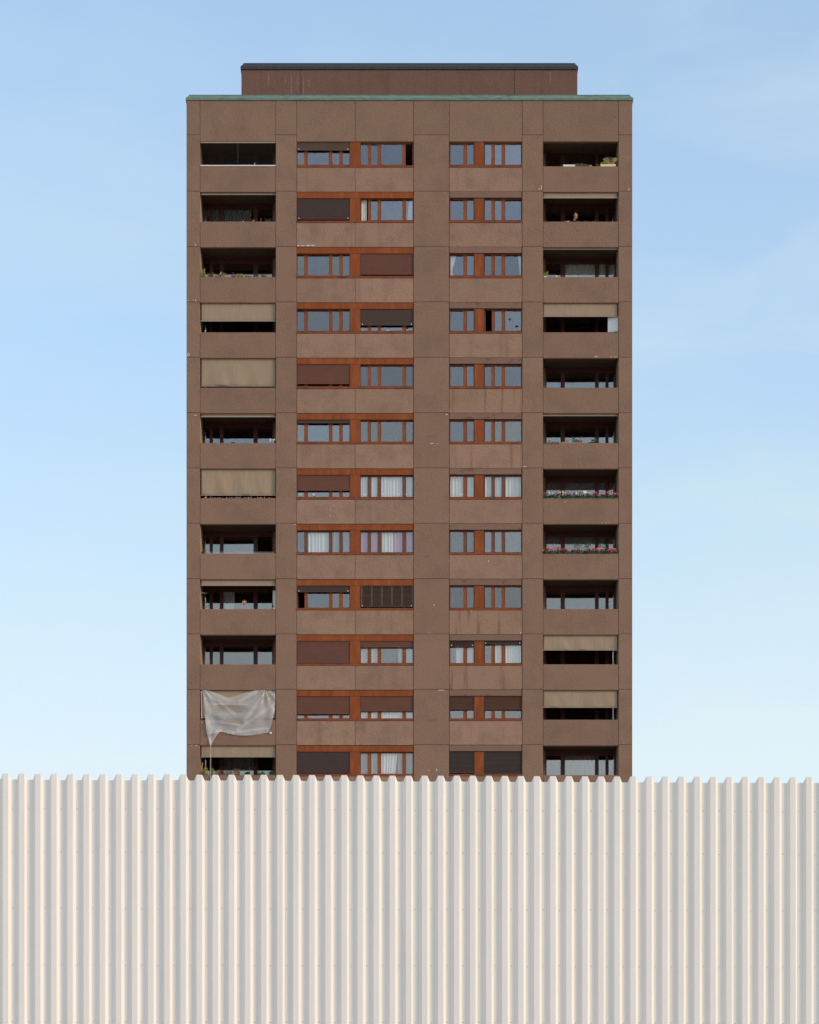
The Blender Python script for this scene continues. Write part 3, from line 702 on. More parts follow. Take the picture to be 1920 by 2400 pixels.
# ------------------------------------------------------------------ curtains
def curtain(x0, x1, y0, y1, d, m, label, pleat=4.0, x0b=None, x1b=None, group='curtains behind the windows', waist=None):
    mb = MB(); n = max(8, int((x1 - x0) * 2.2)); rows = []; rnd = random.Random(int(x0 + y0)); p0 = rnd.uniform(0, 6)
    x0b = x0 if x0b is None else x0b; x1b = x1 if x1b is None else x1b
    for j in range(11):
        v = j / 10; a = x0 + (x0b - x0) * v; b = x1 + (x1b - x1) * v
        if waist:
            tpos = min(1, v / .75) ** 1.2; b = x1 + (waist - x1) * tpos if v < .75 else waist + (x1b - waist) * (v - .75) / .25
        row = []
        for i in range(n + 1):
            u = i / n; s_ = u * (x1 - x0) / pleat * 6.283
            row.append((fx(a + (b - a) * u, d), D + d + min(.030, .0042 * pleat) * math.sin(s_ + p0 + .8 * math.sin(s_ * .31)) + .004 * math.sin(2.3 * s_ + p0), fz(y0 + (y1 - y0) * v, d)))
        rows.append(row)
    mb.grid(rows); o = mb.build('curtain', m, None, smooth=True)
    return tag(o, label, 'curtain', group)
CD = .275
def cur(r, x0, x1, m, label, y0=17, y1=72, **k): return curtain(x0, x1, LINES[r - 1] + y0, LINES[r - 1] + y1, CD, m, label, **k)
cur(2, 845, 860, M['curtain'], 'short white curtain at the open sash beside the dark closed shutter')
cur(2, 959, 968.5, M['curtain'], 'narrow white curtain pulled to the right edge of its window, second row down', x0b=955)
cur(3, 1055, 1070, M['curtain'], 'white curtain tied back to the left, with a knot near the sill', waist=1060, x1b=1064)
cur(3, 1214, 1223, M['curtain'], 'thin white curtain strip at the right end of the window, third row down', x0b=1219)
cur(7, 845, 969, M['curtain'], 'white pleated curtain behind the stickered window beside the red shutter', pleat=7)
cur(7, 1054, 1112, M['curtain'], 'white pleated curtain behind a two-pane window with one round sticker', pleat=7)
cur(7, 1135, 1223, M['curtain'], 'white pleated curtain filling a three-pane window, seventh row down', pleat=7)
cur(8, 718, 777, M['curtain'], 'bright white curtain in the big pane beside the violet curtain', pleat=8)
cur(8, 778, 821, M['curtain_grey'], 'pale grey net curtain in two narrow panes right of a bright curtain', pleat=6)
cur(8, 844, 895, M['curtain_violet'], 'violet curtain in the two narrow panes left of a white drape', pleat=7)
cur(8, 896, 922, M['curtain'], 'white drape hanging between two violet curtains', pleat=7)
cur(8, 923, 969, M['curtain_violet'], 'violet curtain at the right of a white drape', pleat=7)
cur(10, 845, 886, M['lace'], 'lace curtain in the two narrow panes left of an uncovered big pane', pleat=6)
cur(10, 934, 969, M['lace'], 'lace curtain at the right side below a short red shutter', pleat=6)
cur(10, 1069, 1112, M['curtain'], 'white curtain in a two-pane window under a short dark blind', pleat=5)
cur(10, 1158, 1223, M['curtain'], 'white curtain in a three-pane window under a short dark blind', pleat=6)
cur(11, 845, 969, M['curtain'], 'white curtain showing in the low strip under a red shutter', pleat=6)
cur(12, 845, 887, M['curtain_grey'], 'grey curtain in narrow panes left of the lowest white curtain', pleat=6)
cur(12, 892, 932, M['curtain'], 'white draped curtain in the lowest big pane above the white wall', pleat=7, x1b=926)
cur(12, 933, 969, M['curtain_grey'], 'grey curtain right of the lowest white draped curtain', pleat=6)
GB = 'curtains behind the balconies'
def bcur(r, x0, x1, m, label, **k): return curtain(x0, x1, LINES[r - 1] + 20, LINES[r - 1] + 128, BD + .2, m, label, group=GB, **k)
bcur(2, 477, 589, M['curtain_grey'], 'pale pleated curtain behind the balcony with hanging bulbs', pleat=5)
bcur(3, 1325, 1441, M['curtain'], 'grey-white curtain behind the right balcony, third row down', pleat=6)
bcur(7, 1280, 1442, M['curtain_grey'], 'grey curtain behind the balcony of magenta geraniums', pleat=5)
bcur(8, 1280, 1442, M['curtain_grey'], 'dim grey curtain behind the balcony of red and pink geraniums', pleat=9)
bcur(12, 1324, 1396, M['curtain_beige'], 'beige curtain behind the lowest right balcony', pleat=7)
bcur(9, 524, 550, M['curtain'], 'sheer pale curtain behind the balcony with the pinwheel', pleat=5)
bcur(12, 520, 596, M['curtain_grey'], 'grey curtain behind the lowest left balcony with plants', pleat=6)

# ------------------------------------------------------------------ plants on the parapets
def PT(r): return fz(LINES[r - 1] + 70.8) - S * G              # top of a parapet
def foliage(x0, x1, z0, h, n, size=.05, up=.6, dm=.08, y0=.0, y1=.14, rag=1.0):
    mb = MB(); hs = {}
    for k in range(n):
        x = random.uniform(x0, x1); q = int((x - x0) / .09); hs.setdefault(q, random.uniform(.45, 1) if rag else 1)
        zz = z0 + random.random() ** .8 * h * hs[q]
        a = random.uniform(0, 6.28); mb.leaf((x, D + random.uniform(y0, y1), zz), (math.cos(a), math.sin(a) * .7, up * random.uniform(.2, 1.6)), size * random.uniform(.6, 1.4), size * random.uniform(.5, .9))
    return mb
def stems(x0, x1, z0, h, n, spread=.5, r=.004, y=.07):
    mb = MB()
    for k in range(n):
        x = random.uniform(x0, x1); c = (x0 + x1) / 2; hh = h * random.uniform(.6, 1)
        t = (x - c) / max(.01, (x1 - x0) / 2) * spread + random.uniform(-.15, .15)
        mb.tube([(x, D + y, z0), (x + t * hh * .35, D + y + random.uniform(-.03, .03), z0 + hh * .55), (x + t * hh, D + y + random.uniform(-.06, .06), z0 + hh)], r, 4, r * .4)
    return mb
def planter(name, r, x0, x1, hp, box_m, label, cat, fol=None, extra=None, group=None, dz=0.0, yd=(.01, .13)):
    z = PT(r) + dz; X0, X1 = fx(x0), fx(x1)
    t = thing(name, ((X0 + X1) / 2, D + .07, z), label, cat, group)
    if hp:
        mb = MB(); k = .12 * hp
        a = [(X0 + k, D + yd[0] + k, z), (X1 - k, D + yd[0] + k, z), (X1 - k, D + yd[1] - k, z), (X0 + k, D + yd[1] - k, z)]
        b = [(X0, D + yd[0], z + hp), (X1, D + yd[0], z + hp), (X1, D + yd[1], z + hp), (X0, D + yd[1], z + hp)]
        c = [(X0 + .012, D + yd[0] + .012, z + hp), (X1 - .012, D + yd[0] + .012, z + hp), (X1 - .012, D + yd[1] - .012, z + hp), (X0 + .012, D + yd[1] - .012, z + hp)]
        e = [(p[0], p[1], z + hp * .7) for p in c]
        mb.v += a + b + c + e
        mb.f += [(3, 2, 1, 0)] + [(o + i, o + (i + 1) % 4, o + 4 + (i + 1) % 4, o + 4 + i) for o in (0, 4, 8) for i in range(4)] + [(12, 13, 14, 15)]
        mb.build('planter_box', box_m, t)
    for nm, mb, m in (fol or []): mb.build(nm, m, t)
    return t
def fol_px(r, x0, x1, base, h, n, size=.05, **k): return foliage(fx(x0), fx(x1), PT(r) + base, h, n, size, **k)
def st_px(r, x0, x1, base, h, n, **k): return stems(fx(x0), fx(x1), PT(r) + base, h, n, **k)
def flowers(r, lst, zoomx, zoomy, scale, t, k=1.0):
    by = {}
    for (zx, zy, c, rad) in lst:
        x, y = zoomx + zx / scale, zoomy + zy / scale
        if c not in by: by[c] = MB()
        rr = rad / scale * S * k
        for q in range(5):
            by[c].blob((fx(x) + random.uniform(-.5, .5) * rr, D + .02 + random.uniform(-.04, .04), fz(y) + random.uniform(-.5, .5) * rr), rr * .62, rr * .6, rr * .62, 6, 4, .15)
    for c, mb in by.items(): mb.build('flower_heads', M[c], t)
# row 1 right
planter('planter', 1, 1320, 1348.6, .088, M['white'], 'empty white rectangular planter on the top right balcony parapet', 'planter')
planter('potted_plant', 1, 1350, 1366, .03, M['soil'], 'grey-green bushy plant right of the empty white planter', 'plant', [('foliage', fol_px(1, 1349, 1367, .0, .16, 130, .045), M['leaf_g'])])
planter('potted_plant', 1, 1366, 1381, .03, M['soil'], 'green trailing plant beside a small orange pot, top right balcony', 'plant', [('foliage', fol_px(1, 1366, 1380, .0, .15, 110, .045), M['leaf_l'])])
def pot(r, x, w_, h_, m, label, cat='pot', name='flower_pot'):
    mb = MB(); n = 12; z = PT(r); X = fx(x); prof = [(.36 * w_, 0), (.46 * w_, h_ * .78), (.5 * w_, h_ * .78), (.5 * w_, h_), (.42 * w_, h_), (.40 * w_, h_ * .8), (0.001, h_ * .78)]
    k = len(mb.v)
    for (rr, zz) in prof: mb.v += [(X + rr * math.cos(6.283 * i / n), D + .07 + min(rr, .06) * math.sin(6.283 * i / n), z + zz) for i in range(n)]
    for j in range(len(prof) - 1):
        for i in range(n): mb.f.append((k + j * n + i, k + j * n + (i + 1) % n, k + (j + 1) * n + (i + 1) % n, k + (j + 1) * n + i))
    return tag(mb.build(name, m), label, cat)
pot(1, 1383.4, .19, .065, M['terracotta'], 'small orange pot right of the green trailing plant')
planter('potted_plant', 1, 1400, 1405, .04, M['soil'], 'small rusty dried plant left of the cream planter', 'plant', [('foliage', fol_px(1, 1398, 1407, .02, .10, 40, .04), M['rust'])])
gr = MB(); z = PT(1) + .09
for k in range(150):
    x = random.gauss(fx(1432), .05); t_ = (x - fx(1432)) * 2.5 + random.uniform(-.22, .22); h = random.uniform(.26, .46)
    y = D + .07 + random.uniform(-.03, .03); gr.face([(x - .005, y, z), (x + .005, y, z), (x + t_ * h * .9 + .003, y + random.uniform(-.05, .05), z + h * .7), (x + t_ * h * 1.5, y, z + h * .95 - abs(t_) * .1)])
planter('planter', 1, 1407.6, 1443.6, .11, M['cream'], 'cream planter with tall dry grass and a green tuft, top right balcony', 'planter',
        [('dry_grass', gr, M['dry']), ('foliage', fol_px(1, 1408, 1422, .08, .18, 120, .05, up=1.6), M['leaf_y'])])
# row 1 left: two white things on the rail
def figure(name, r, x, prof, m, label, cat, dz=0.0, y=.09):
    mb = MB(); n = 10; z = PT(r) + dz; X = fx(x); k = 0
    for (rr, zz) in prof: mb.v += [(X + rr * math.cos(6.283 * i / n), D + y + rr * math.sin(6.283 * i / n), z + zz) for i in range(n)]
    for j in range(len(prof) - 1):
        for i in range(n): mb.f.append((j * n + i, j * n + (i + 1) % n, (j + 1) * n + (i + 1) % n, (j + 1) * n + i))
    mb.f.append(tuple(range(n))[::-1]); mb.f.append(tuple((len(prof) - 1) * n + i for i in range(n)))
    return tag(mb.build(name, m, smooth=True), label, cat)
figure('jar', 1, 584.8, [(.035, 0), (.05, .03), (.05, .09), (.03, .11), (.002, .115)], M['white'], 'small round white jar behind the net of the top left balcony', 'jar')
figure('bottle', 1, 596.7, [(.038, 0), (.042, .05), (.032, .10), (.014, .13), (.028, .16), (.026, .19), (.004, .205)], M['white'], 'small white spray bottle behind the net of the top left balcony', 'bottle')
# row 2 left
sl = thing('string_lights', (fx(545), D + .5, fz(LINES[1] + 40, .5)), 'black string of bulbs hanging across the left balcony, second row down', 'string lights')
bulbs = [(490, 498.5), (508, 498.5), (532.3, 495), (554, 495), (570.5, 503), (587, 498)]
pts = [(476, 488)]
for i, b in enumerate(bulbs): pts += [(b[0], b[1])] + ([((b[0] + bulbs[i + 1][0]) / 2, (b[1] + bulbs[i + 1][1]) / 2 + 1.2)] if i < 5 else [])
pts += [(604, 487)]
cm = MB(); cm.tube([(fx(a, .5), D + .5, fz(b, .5)) for a, b in pts], .007, 5); cm.build('cable', M['black'], sl)
for (a, b) in bulbs:
    bb = MB(); X, Z = fx(a, .5), fz(b, .5); bb.tube([(X, D + .5, Z), (X, D + .5, Z - .05)], .02, 8); bb.blob((X, D + .5, Z - .085), .03, .03, .04); bb.build('bulb', M['black'], sl)
figure('ornament', 2, 569.8, [(.05, 0), (.045, .03), (.02, .06), (.002, .075)], M['white'], 'white cone-shaped ornament on the parapet under the string of bulbs', 'ornament')
planter('potted_plant', 2, 591.5, 596.5, .06, M['terracotta'], 'small rusty plant in a terracotta pot under the right-hand bulb', 'plant', [('foliage', fol_px(2, 591, 598, .05, .12, 40, .05), M['rust'])])
planter('potted_plant', 2, 623, 632, .04, M['soil'], 'small green plant near the right end of the balcony with bulbs', 'plant', [('foliage', fol_px(2, 622, 634, .03, .12, 70, .05), M['leaf'])])
stk = MB(); stk.tube([(fx(611), D + .07, PT(2)), (fx(612), D + .07, PT(2) + .2)], .008, 5); tag(stk.build('plant_stake', M['wood']), 'thin wooden stake on the balcony with bulbs', 'stake')
# row 3 left: a row of little plants
planter('potted_plant', 3, 469.8, 480.5, .05, M['soil'], 'tall yellow-green plant at the left end of the planted third balcony', 'plant', [('foliage', fol_px(3, 469.8, 480.5, .0, .42, 170, .055, up=2), M['leaf_y']), ('stem', st_px(3, 472, 480, 0, .75, 4, spread=.2), M['rust'])])
planter('potted_plant', 3, 487, 499, .04, M['soil'], 'bushy rust-brown plant second from left on the third balcony', 'plant', [('foliage', fol_px(3, 486, 500, .02, .22, 110, .05, up=1.2), M['rust'])])
planter('potted_plant', 3, 503, 516, .03, M['soil'], 'low grey plant with white blooms and one yellow bloom on the third balcony', 'plant', [('foliage', fol_px(3, 502, 520, .02, .12, 60, .045), M['leaf_g'])])
t = planter('potted_plant', 3, 519, 530, .05, M['terracotta'], 'yellowing plant in a pale terracotta pot, third balcony', 'plant', [('foliage', fol_px(3, 519, 530, .02, .2, 70, .05, up=1.4), M['leaf_y'])])
flowers(3, [(488, 610, 'cream_f', 12), (505, 590, 'yellow', 12), (378, 632, 'cream_f', 10)], 460, 570, 8.625, t)
t = planter('potted_plant', 3, 543, 551, .05, M['soil'], 'small plant with red flower heads on the third balcony', 'plant', [('foliage', fol_px(3, 542, 552, .0, .14, 60, .05), M['leaf'])])
flowers(3, [(745, 605, 'red', 12), (765, 640, 'red', 14), (718, 645, 'red', 9)], 460, 570, 8.625, t)
planter('potted_plant', 3, 555, 569, .03, M['soil'], 'bright yellow-green climbing shoots right of the red flowers', 'plant', [('foliage', fol_px(3, 555, 570, .02, .2, 90, .055, up=1), M['leaf_y'])])
planter('potted_plant', 3, 575, 587, .03, M['soil'], 'low withered brown plant in the middle right of the third balcony', 'plant', [('foliage', fol_px(3, 574, 588, .0, .10, 80, .045), M['rust'])])
planter('potted_plant', 3, 594, 605, .03, M['soil'], 'tall dry brown plant left of the bright green one, third balcony', 'plant', [('foliage', fol_px(3, 594, 606, .0, .17, 100, .045, up=1.2), M['rust'])])
planter('potted_plant', 3, 614, 622, .05, M['soil'], 'bright green leafy plant near the right end of the third balcony', 'plant', [('foliage', fol_px(3, 612, 624, .03, .12, 80, .06), M['leaf_l'])])
pot(3, 629.5, .10, .045, M['terracotta'], 'tiny terracotta pot at the right end of the planted balcony')
# row 3 right
planter('potted_plant', 3, 1275, 1282, .05, M['white'], 'small bushy plant at the left end of its balcony, in a white pot', 'plant', [('foliage', fol_px(3, 1273.6, 1284, .03, .26, 90, .06, up=1.4), M['leaf_y'])])
figure('ornament', 3, 1304.5, [(.05, 0), (.055, .03), (.03, .07), (.035, .10), (.004, .115)], M['cream'], 'cream figurine on the parapet left of the grey-white curtain', 'ornament')
figure('ornament', 3, 1328.5, [(.03, 0), (.03, .05), (.02, .07), (.032, .10), (.004, .12)], M['cream'], 'small cream figurine standing before the grey-white curtain', 'ornament')
pot(3, 1318, .07, .045, M['terracotta'], 'tiny terracotta pot between two cream figurines')
# row 2 right: greens peeping over
planter('potted_plant', 2, 1352, 1358, .02, M['soil'], 'low green sprig on the parapet right of the person', 'plant', [('foliage', fol_px(2, 1350, 1358, .0, .05, 30, .035), M['leaf'])])
planter('potted_plant', 2, 1370, 1377, .02, M['soil'], 'low green sprig near the middle of the balcony with the person', 'plant', [('foliage', fol_px(2, 1368, 1379, .0, .05, 34, .035), M['leaf'])])
planter('potted_plant', 2, 1390, 1397, .02, M['soil'], 'low green sprig farthest from the person on that balcony', 'plant', [('foliage', fol_px(2, 1388, 1398, .0, .05, 34, .035), M['leaf'])])
# row 4
figure('tube', 4, 481, [(.034, 0), (.034, .12), (.03, .125)], mat('grey_blue_plastic', (.30, .36, .40), .5, .05), 'short grey-blue tube standing under a half-lowered awning', 'tube')
bd = MB(); rows = []
for j in range(2):
    rows.append([(fx(1425.3 + 23.6 * i / 8, .2), D + .30 - .012 * i, fz((744.2, 779)[j], .3)) for i in range(9)])
bd.grid(rows); o = bd.build('board', M['white'], None); so = o.modifiers.new('t', 'SOLIDIFY'); so.thickness = .018
tag(o, 'white board standing behind the parapet under a half-lowered awning', 'board')
# row 6
vg = thing('whirligig', (fx(640), D + .07, PT(6)), 'pale bird-shaped wind toy on a post at the balcony corner', 'wind toy')
mb = MB(); mb.box(fx(639.3), fx(641.0), D + .06, D + .09, PT(6), PT(6) + .17); mb.build('post', M['white'], vg)
mb = MB(); mb.blob((fx(642.6), D + .07, PT(6) + .185), .06, .04, .05, 10, 6); mb.build('body', M['white'], vg, True)
mb = MB(); mb.box(fx(634), fx(641), D + .062, D + .08, PT(6) + .165, PT(6) + .20); mb.build('tail_rod', M['white'], vg)
mb = MB(); mb.blob((fx(633), D + .07, PT(6) + .17), .025, .02, .10, 8, 6); mb.build('blade', M['white'], vg, True)
bk = thing('decoy_bird', (fx(547), D + .07, PT(6)), 'black decoy bird crouching on the sixth left balcony', 'decoy bird')
mb = MB(); mb.blob((fx(546.5), D + .07, PT(6) + .035), .075, .03, .035, 10, 6); mb.blob((fx(543.2), D + .07, PT(6) + .05), .025, .022, .022, 8, 5); mb.build('body', M['black'], bk)
mb = MB(); mb.face([(fx(546), D + .06, PT(6) + .05), (fx(552), D + .05, PT(6) + .085), (fx(549.5), D + .06, PT(6) + .05), (fx(547), D + .07, PT(6) + .04)]); mb.build('wing', M['black'], bk)
# row 6 right
planter('potted_plant', 6, 1274, 1304, 0, None, 'wide low trailing plant with yellow blooms at the balcony left end', 'plant', [('foliage', fol_px(6, 1274, 1311, -.06, .15, 190, .05, y0=-.08), M['leaf']), ('blossom', fol_px(6, 1284, 1302, -.02, .12, 50, .035, y0=-.08), M['orange_p'])])
planter('planter', 6, 1316, 1335, .055, M['terracotta'], 'long orange planter with one tiny sprout', 'planter', [('foliage', fol_px(6, 1326, 1330, .05, .14, 14, .04), M['leaf'])])
planter('planter', 6, 1352, 1366, .055, M['terracotta'], 'orange planter with an upright leafy shrub', 'planter', [('foliage', fol_px(6, 1343, 1364, .01, .26, 190, .055, up=1.2), M['leaf']), ('stem', st_px(6, 1344, 1364, 0, .40, 9, spread=.7), M['leaf_g'])])
planter('planter', 6, 1380, 1402, .04, M['black'], 'black planter with a dark shrub and cream blooms', 'planter', [('foliage', fol_px(6, 1387, 1401, .03, .2, 160, .05), M['leaf']), ('blossom', fol_px(6, 1389, 1399, .14, .08, 14, .04), M['cream_f'])])
# row 7 left: little coloured things under the awning
t = thing('planter', (fx(557), D + .07, PT(7)), 'row of little coloured flowers and sticks below the fully lowered awning', 'planter')
mb = MB(); mb.box(fx(470), fx(645), D + .03, D + .11, PT(7), PT(7) + .018); mb.build('planter_box', M['soil'], t)
cl = ['red', 'cream_f', 'coral', 'red', 'mag', 'yellow', 'violet', 'cream_f', 'blue']
by = {}
for k in range(46):
    x = random.uniform(470, 645); c = random.choice(cl); by.setdefault(c, MB()).blob((fx(x), D + .05, PT(7) + random.uniform(.02, .055)), random.uniform(.012, .035), .02, random.uniform(.012, .025), 6, 4)
for c, mb in by.items(): mb.build('flower_heads', M[c], t)
mb = MB()
for (a, b) in ((560, 564), (585.5, 589), (552, 556), (620, 620.4), (494, 494.3)): mb.tube([(fx(a), D + .045, PT(7)), (fx(b), D + .045, PT(7) + .09)], .009, 5)
mb.build('stick', M['cream_f'], t)
# row 7 right: geraniums in four planters
L7 = [(112, 568, 'mag', 16), (165, 570, 'mag', 10), (188, 565, 'cream_f', 18), (265, 582, 'cream_f', 16), (335, 572, 'mag', 17), (366, 577, 'mag', 13), (413, 572, 'coral', 16), (412, 552, 'cream_f', 14), (466, 545, 'cream_f', 18), (470, 600, 'cream_f', 14),
      (510, 557, 'cream_f', 12), (575, 550, 'mag', 15), (572, 575, 'mag', 18), (710, 560, 'mag', 15), (738, 568, 'cream_f', 15), (803, 556, 'mag', 14), (840, 552, 'mag', 14), (850, 582, 'pink', 14), (880, 548, 'cream_f', 20), (930, 545, 'cream_f', 20),
      (905, 560, 'cream_f', 18), (1000, 572, 'cream_f', 12), (1045, 577, 'pink', 14), (1110, 590, 'mag', 18), (1140, 553, 'mag', 18), (1150, 570, 'mag', 18), (1165, 608, 'mag', 18), (1293, 583, 'pink', 18), (1362, 555, 'mag', 20), (1458, 516, 'coral', 17),
      (1435, 615, 'coral', 16), (1528, 580, 'pink', 18), (1560, 565, 'mag', 13), (1585, 590, 'mag', 18), (1590, 570, 'mag', 14)]
L8 = [(72, 610, 'pink', 14), (150, 582, 'red', 17), (182, 578, 'red', 18), (240, 580, 'mag', 12), (297, 555, 'red', 17), (270, 610, 'red', 14), (360, 542, 'red', 14), (405, 540, 'coral', 17), (380, 578, 'red', 20), (460, 585, 'mag', 18), (500, 575, 'red', 12), (532, 586, 'red', 17),
      (570, 608, 'lilac', 12), (602, 615, 'lilac', 20), (610, 590, 'lilac', 12), (655, 582, 'pink', 12), (733, 578, 'pink', 16), (712, 617, 'red', 19), (766, 608, 'red', 18), (820, 580, 'cream_f', 10), (932, 605, 'coral', 14), (1012, 560, 'coral', 14), (1065, 560, 'lilac', 16), (1092, 572, 'red', 17), (1130, 575, 'red', 20),
      (1140, 600, 'mag', 20), (1175, 580, 'pink', 20), (1225, 570, 'pink', 18), (1250, 568, 'coral', 17), (1382, 606, 'red', 15), (1435, 572, 'pink', 22), (1470, 578, 'pink', 22), (1485, 605, 'coral', 18), (1438, 632, 'coral', 18), (1528, 600, 'pink', 22)]
def gerani(r, lst, zy, labels, box_m, grp, fol_h, tall=()):
    for k in range(4):
        a, b = 1273.6 + 44 * k, 1273.6 + 44 * (k + 1) - .8
        fo = [('foliage', fol_px(r, a, b, .0, fol_h, 420, .065, y0=-.06), M['leaf']), ('young_leaves', fol_px(r, a, b, .04, fol_h, 60, .05, y0=-.06), M['leaf_l'])]
        t = planter('planter', r, a, b, .035, box_m, labels[k], 'planter', fo, group=grp)
        flowers(r, [q for q in lst if a <= 1265 + q[0] / 8.625 < b + .8 or (k == 0 and 1265 + q[0] / 8.625 < a)], 1265, zy, 8.625, t, 1.45)
gerani(7, L7, 1090, ['leftmost geranium planter of the magenta row, with magenta and white blooms', 'second planter of the magenta geranium row, with magenta and white blooms', 'third planter of the magenta geranium row, with a big cream bloom',
                     'rightmost planter of the magenta geranium row, with a raised coral bloom'], M['teal'], 'geranium planters with magenta and cream blooms', .22)
gerani(8, L8, 1220, ['leftmost geranium planter of the red row, full of red blooms', 'second planter of the red geranium row, with lilac and red blooms', 'third planter of the red geranium row, below tall climbing shoots',
                     'rightmost planter of the red geranium row, with big pink blooms'], M['soil'], 'geranium planters with red and pink blooms', .20)
def vine(x0, x1, h, label):
    t = thing('climbing_plant', (fx((x0 + x1) / 2), D + .1, PT(8)), label, 'plant', 'tall shoots above the red geraniums')
    rnd = random.Random(int(x0)); lm = MB(); smb = MB()
    for k in range(4):
        x = fx(x0 + (x1 - x0) * (.35 + .1 * k)); tx = fx(x0 + (x1 - x0) * (k + .3) / 4); hh = h * rnd.uniform(.75, 1)
        pts = [(x + (tx - x) * q, D + .1 + .02 * math.sin(7 * q + k), PT(8) + .03 + hh * q) for q in (0, .25, .5, .75, 1)]
        smb.tube(pts, .006, 4, .003)
        for n_ in range(34):
            q = rnd.random() ** .8; p = Vector(pts[0]).lerp(Vector(pts[-1]), q); a = rnd.uniform(0, 6.28)
            lm.leaf(p + Vector((rnd.gauss(0, .03) * (1.6 - q), rnd.gauss(0, .03), rnd.gauss(0, .02))), (math.cos(a), math.sin(a), rnd.uniform(-.3, .9)), .07, .035)
    smb.build('stem', M['leaf_g'], t); lm.build('foliage', M['leaf'], t)
vine(1346, 1364, .62, 'leftmost tall leafy shoots rising above the red geraniums')
vine(1369, 1388, .60, 'middle tall leafy shoots rising above the red geraniums')
vine(1404, 1430, .55, 'rightmost tall leafy shoots rising above the red geraniums')
# row 8 left
bk = thing('decoy_bird', (fx(474), D + .08, PT(8)), 'black bird figure leaning in the left corner of the spiked balcony', 'decoy bird')
mb = MB(); mb.blob((fx(474.5), D + .09, PT(8) + .07), .06, .05, .075, 10, 6); mb.build('body', M['black'], bk, True)
mb = MB(); mb.blob((fx(477), D + .09, PT(8) + .13), .035, .03, .03, 8, 5); mb.build('head', M['black'], bk, True)
mb = MB(); mb.face([(fx(473.5), D + .05, PT(8) + .06), (fx(470.2), D + .06, PT(8) + .005), (fx(472.6), D + .08, PT(8) + .004)]); mb.build('tail', M['black'], bk)
figure('ornament', 8, 544, [(.04, 0), (.045, .012), (.03, .025), (.003, .03)], M['white'], 'small flat white dish on the parapet with bird spikes', 'dish')
# row 9 left: pinwheel
pw_ = thing('pinwheel', (fx(573.6), D + .03, PT(9)), 'colourful pinwheel on a stick, standing on a left balcony', 'pinwheel')
mb = MB(); mb.tube([(fx(574), D + .03, PT(9)), (fx(573), D + .025, fz(1413))], .011, 6); mb.build('stick', M['pink'], pw_)
hx, hz = fx(572.8), fz(1412.6)
for k, c in enumerate(('yellow', 'lime', 'blue', 'violet', 'red', 'lilac', 'orange_p')):
    q = R(90 - k * 360 / 7); ax, az_ = math.cos(q), math.sin(q); px_, pz_ = -az_, ax
    mb = MB(); ln = .155; f = lambda u, v, y: (hx + ax * u * ln + px_ * v * ln, D + y, hz + az_ * u * ln + pz_ * v * ln)
    mb.face([f(0, 0, .012), f(.45, -.20, .0), f(.75, -.16, -.012), f(1, 0, .006), f(.7, .16, .022), f(.4, .12, .02)])
    o = mb.build('blade', M[c], pw_); so = o.modifiers.new('t', 'SOLIDIFY'); so.thickness = .002
mb = MB(); mb.blob((hx, D, hz), .018, .012, .018, 8, 5); mb.build('hub', M['yellow'], pw_)
pn = MB(); pn.box(fx(639.6, .5), fx(646.0, .5), D + .5, D + .52, fz(1431, .5), fz(1384, .5)); tag(pn.build('board', M['white']), 'tall pale narrow board at the right end of the pinwheel balcony', 'board')
t = thing('figurine', (fx(641.5), D + .07, PT(9)), 'small grey figurine on a cream pot beside the narrow pale board', 'figurine')
mb = MB(); mb.box(fx(640.2), fx(644), D + .05, D + .11, PT(9), PT(9) + .085); mb.build('pot', M['cream'], t)
mb = MB(); mb.blob((fx(640.6), D + .06, PT(9) + .15), .03, .03, .07, 8, 6); mb.blob((fx(639.6), D + .06, PT(9) + .225), .02, .02, .025, 8, 5); mb.build('body', M['guide'], t)
rd = MB(); rd.tube([(fx(471.5, .3), D + .3, fz(1389.3, .3)), (fx(485.5, .6), D + .6, fz(1390, .6))], .012, 6); tag(rd.build('rod', M['cord']), 'thin pale rod across the left corner of the pinwheel balcony', 'rod')
# row 12 left
for (a, b, h, m1, lab, up) in ((471.5, 487, .32, 'leaf_y', 'upright yellow-green plant beside the wooden stake, lowest left balcony', 2.2), (493, 500, .24, 'leaf_y', 'small yellow plant right of the hanging rope, lowest left balcony', 1.8),
                              (505, 527, .20, 'rust', 'wide rust-yellow bushy plant, lowest left balcony', .9), (528, 545, .22, 'leaf_g', 'faded grey-brown plant left of the pinkish one, lowest left balcony', 1.2),
                              (547, 562, .24, 'rust', 'pinkish-brown plant in the middle, lowest left balcony', 1.3), (574, 586, .12, 'leaf', 'thin green sprouts in the middle right, lowest left balcony', 1.5),
                              (604, 622, .13, 'leaf_l', 'bright green low plant, lowest left balcony', .7), (630, 643, .11, 'leaf', 'dark green plant at the right end, lowest left balcony', .9)):
    planter('planter', 12, a, b, .05, M['soil'], lab, 'planter', [('foliage', fol_px(12, a, b, .02, h * 1.35, 190, .055, up=up), M[m1])], group='planters on the lowest left balcony')
stk = MB(); stk.tube([(fx(471.8), D + .06, PT(12)), (fx(474.6), D + .06, PT(12) + .64)], .022, 6); tag(stk.build('plant_stake', M['wood']), 'thick orange-brown stake at the left end of the lowest balcony', 'stake')
stk = MB(); stk.tube([(fx(585.6), D + .06, PT(12)), (fx(585.8), D + .06, PT(12) + .40)], .012, 6); tag(stk.build('plant_stake', M['rust']), 'thin brown stake among the plants of the lowest balcony', 'stake')

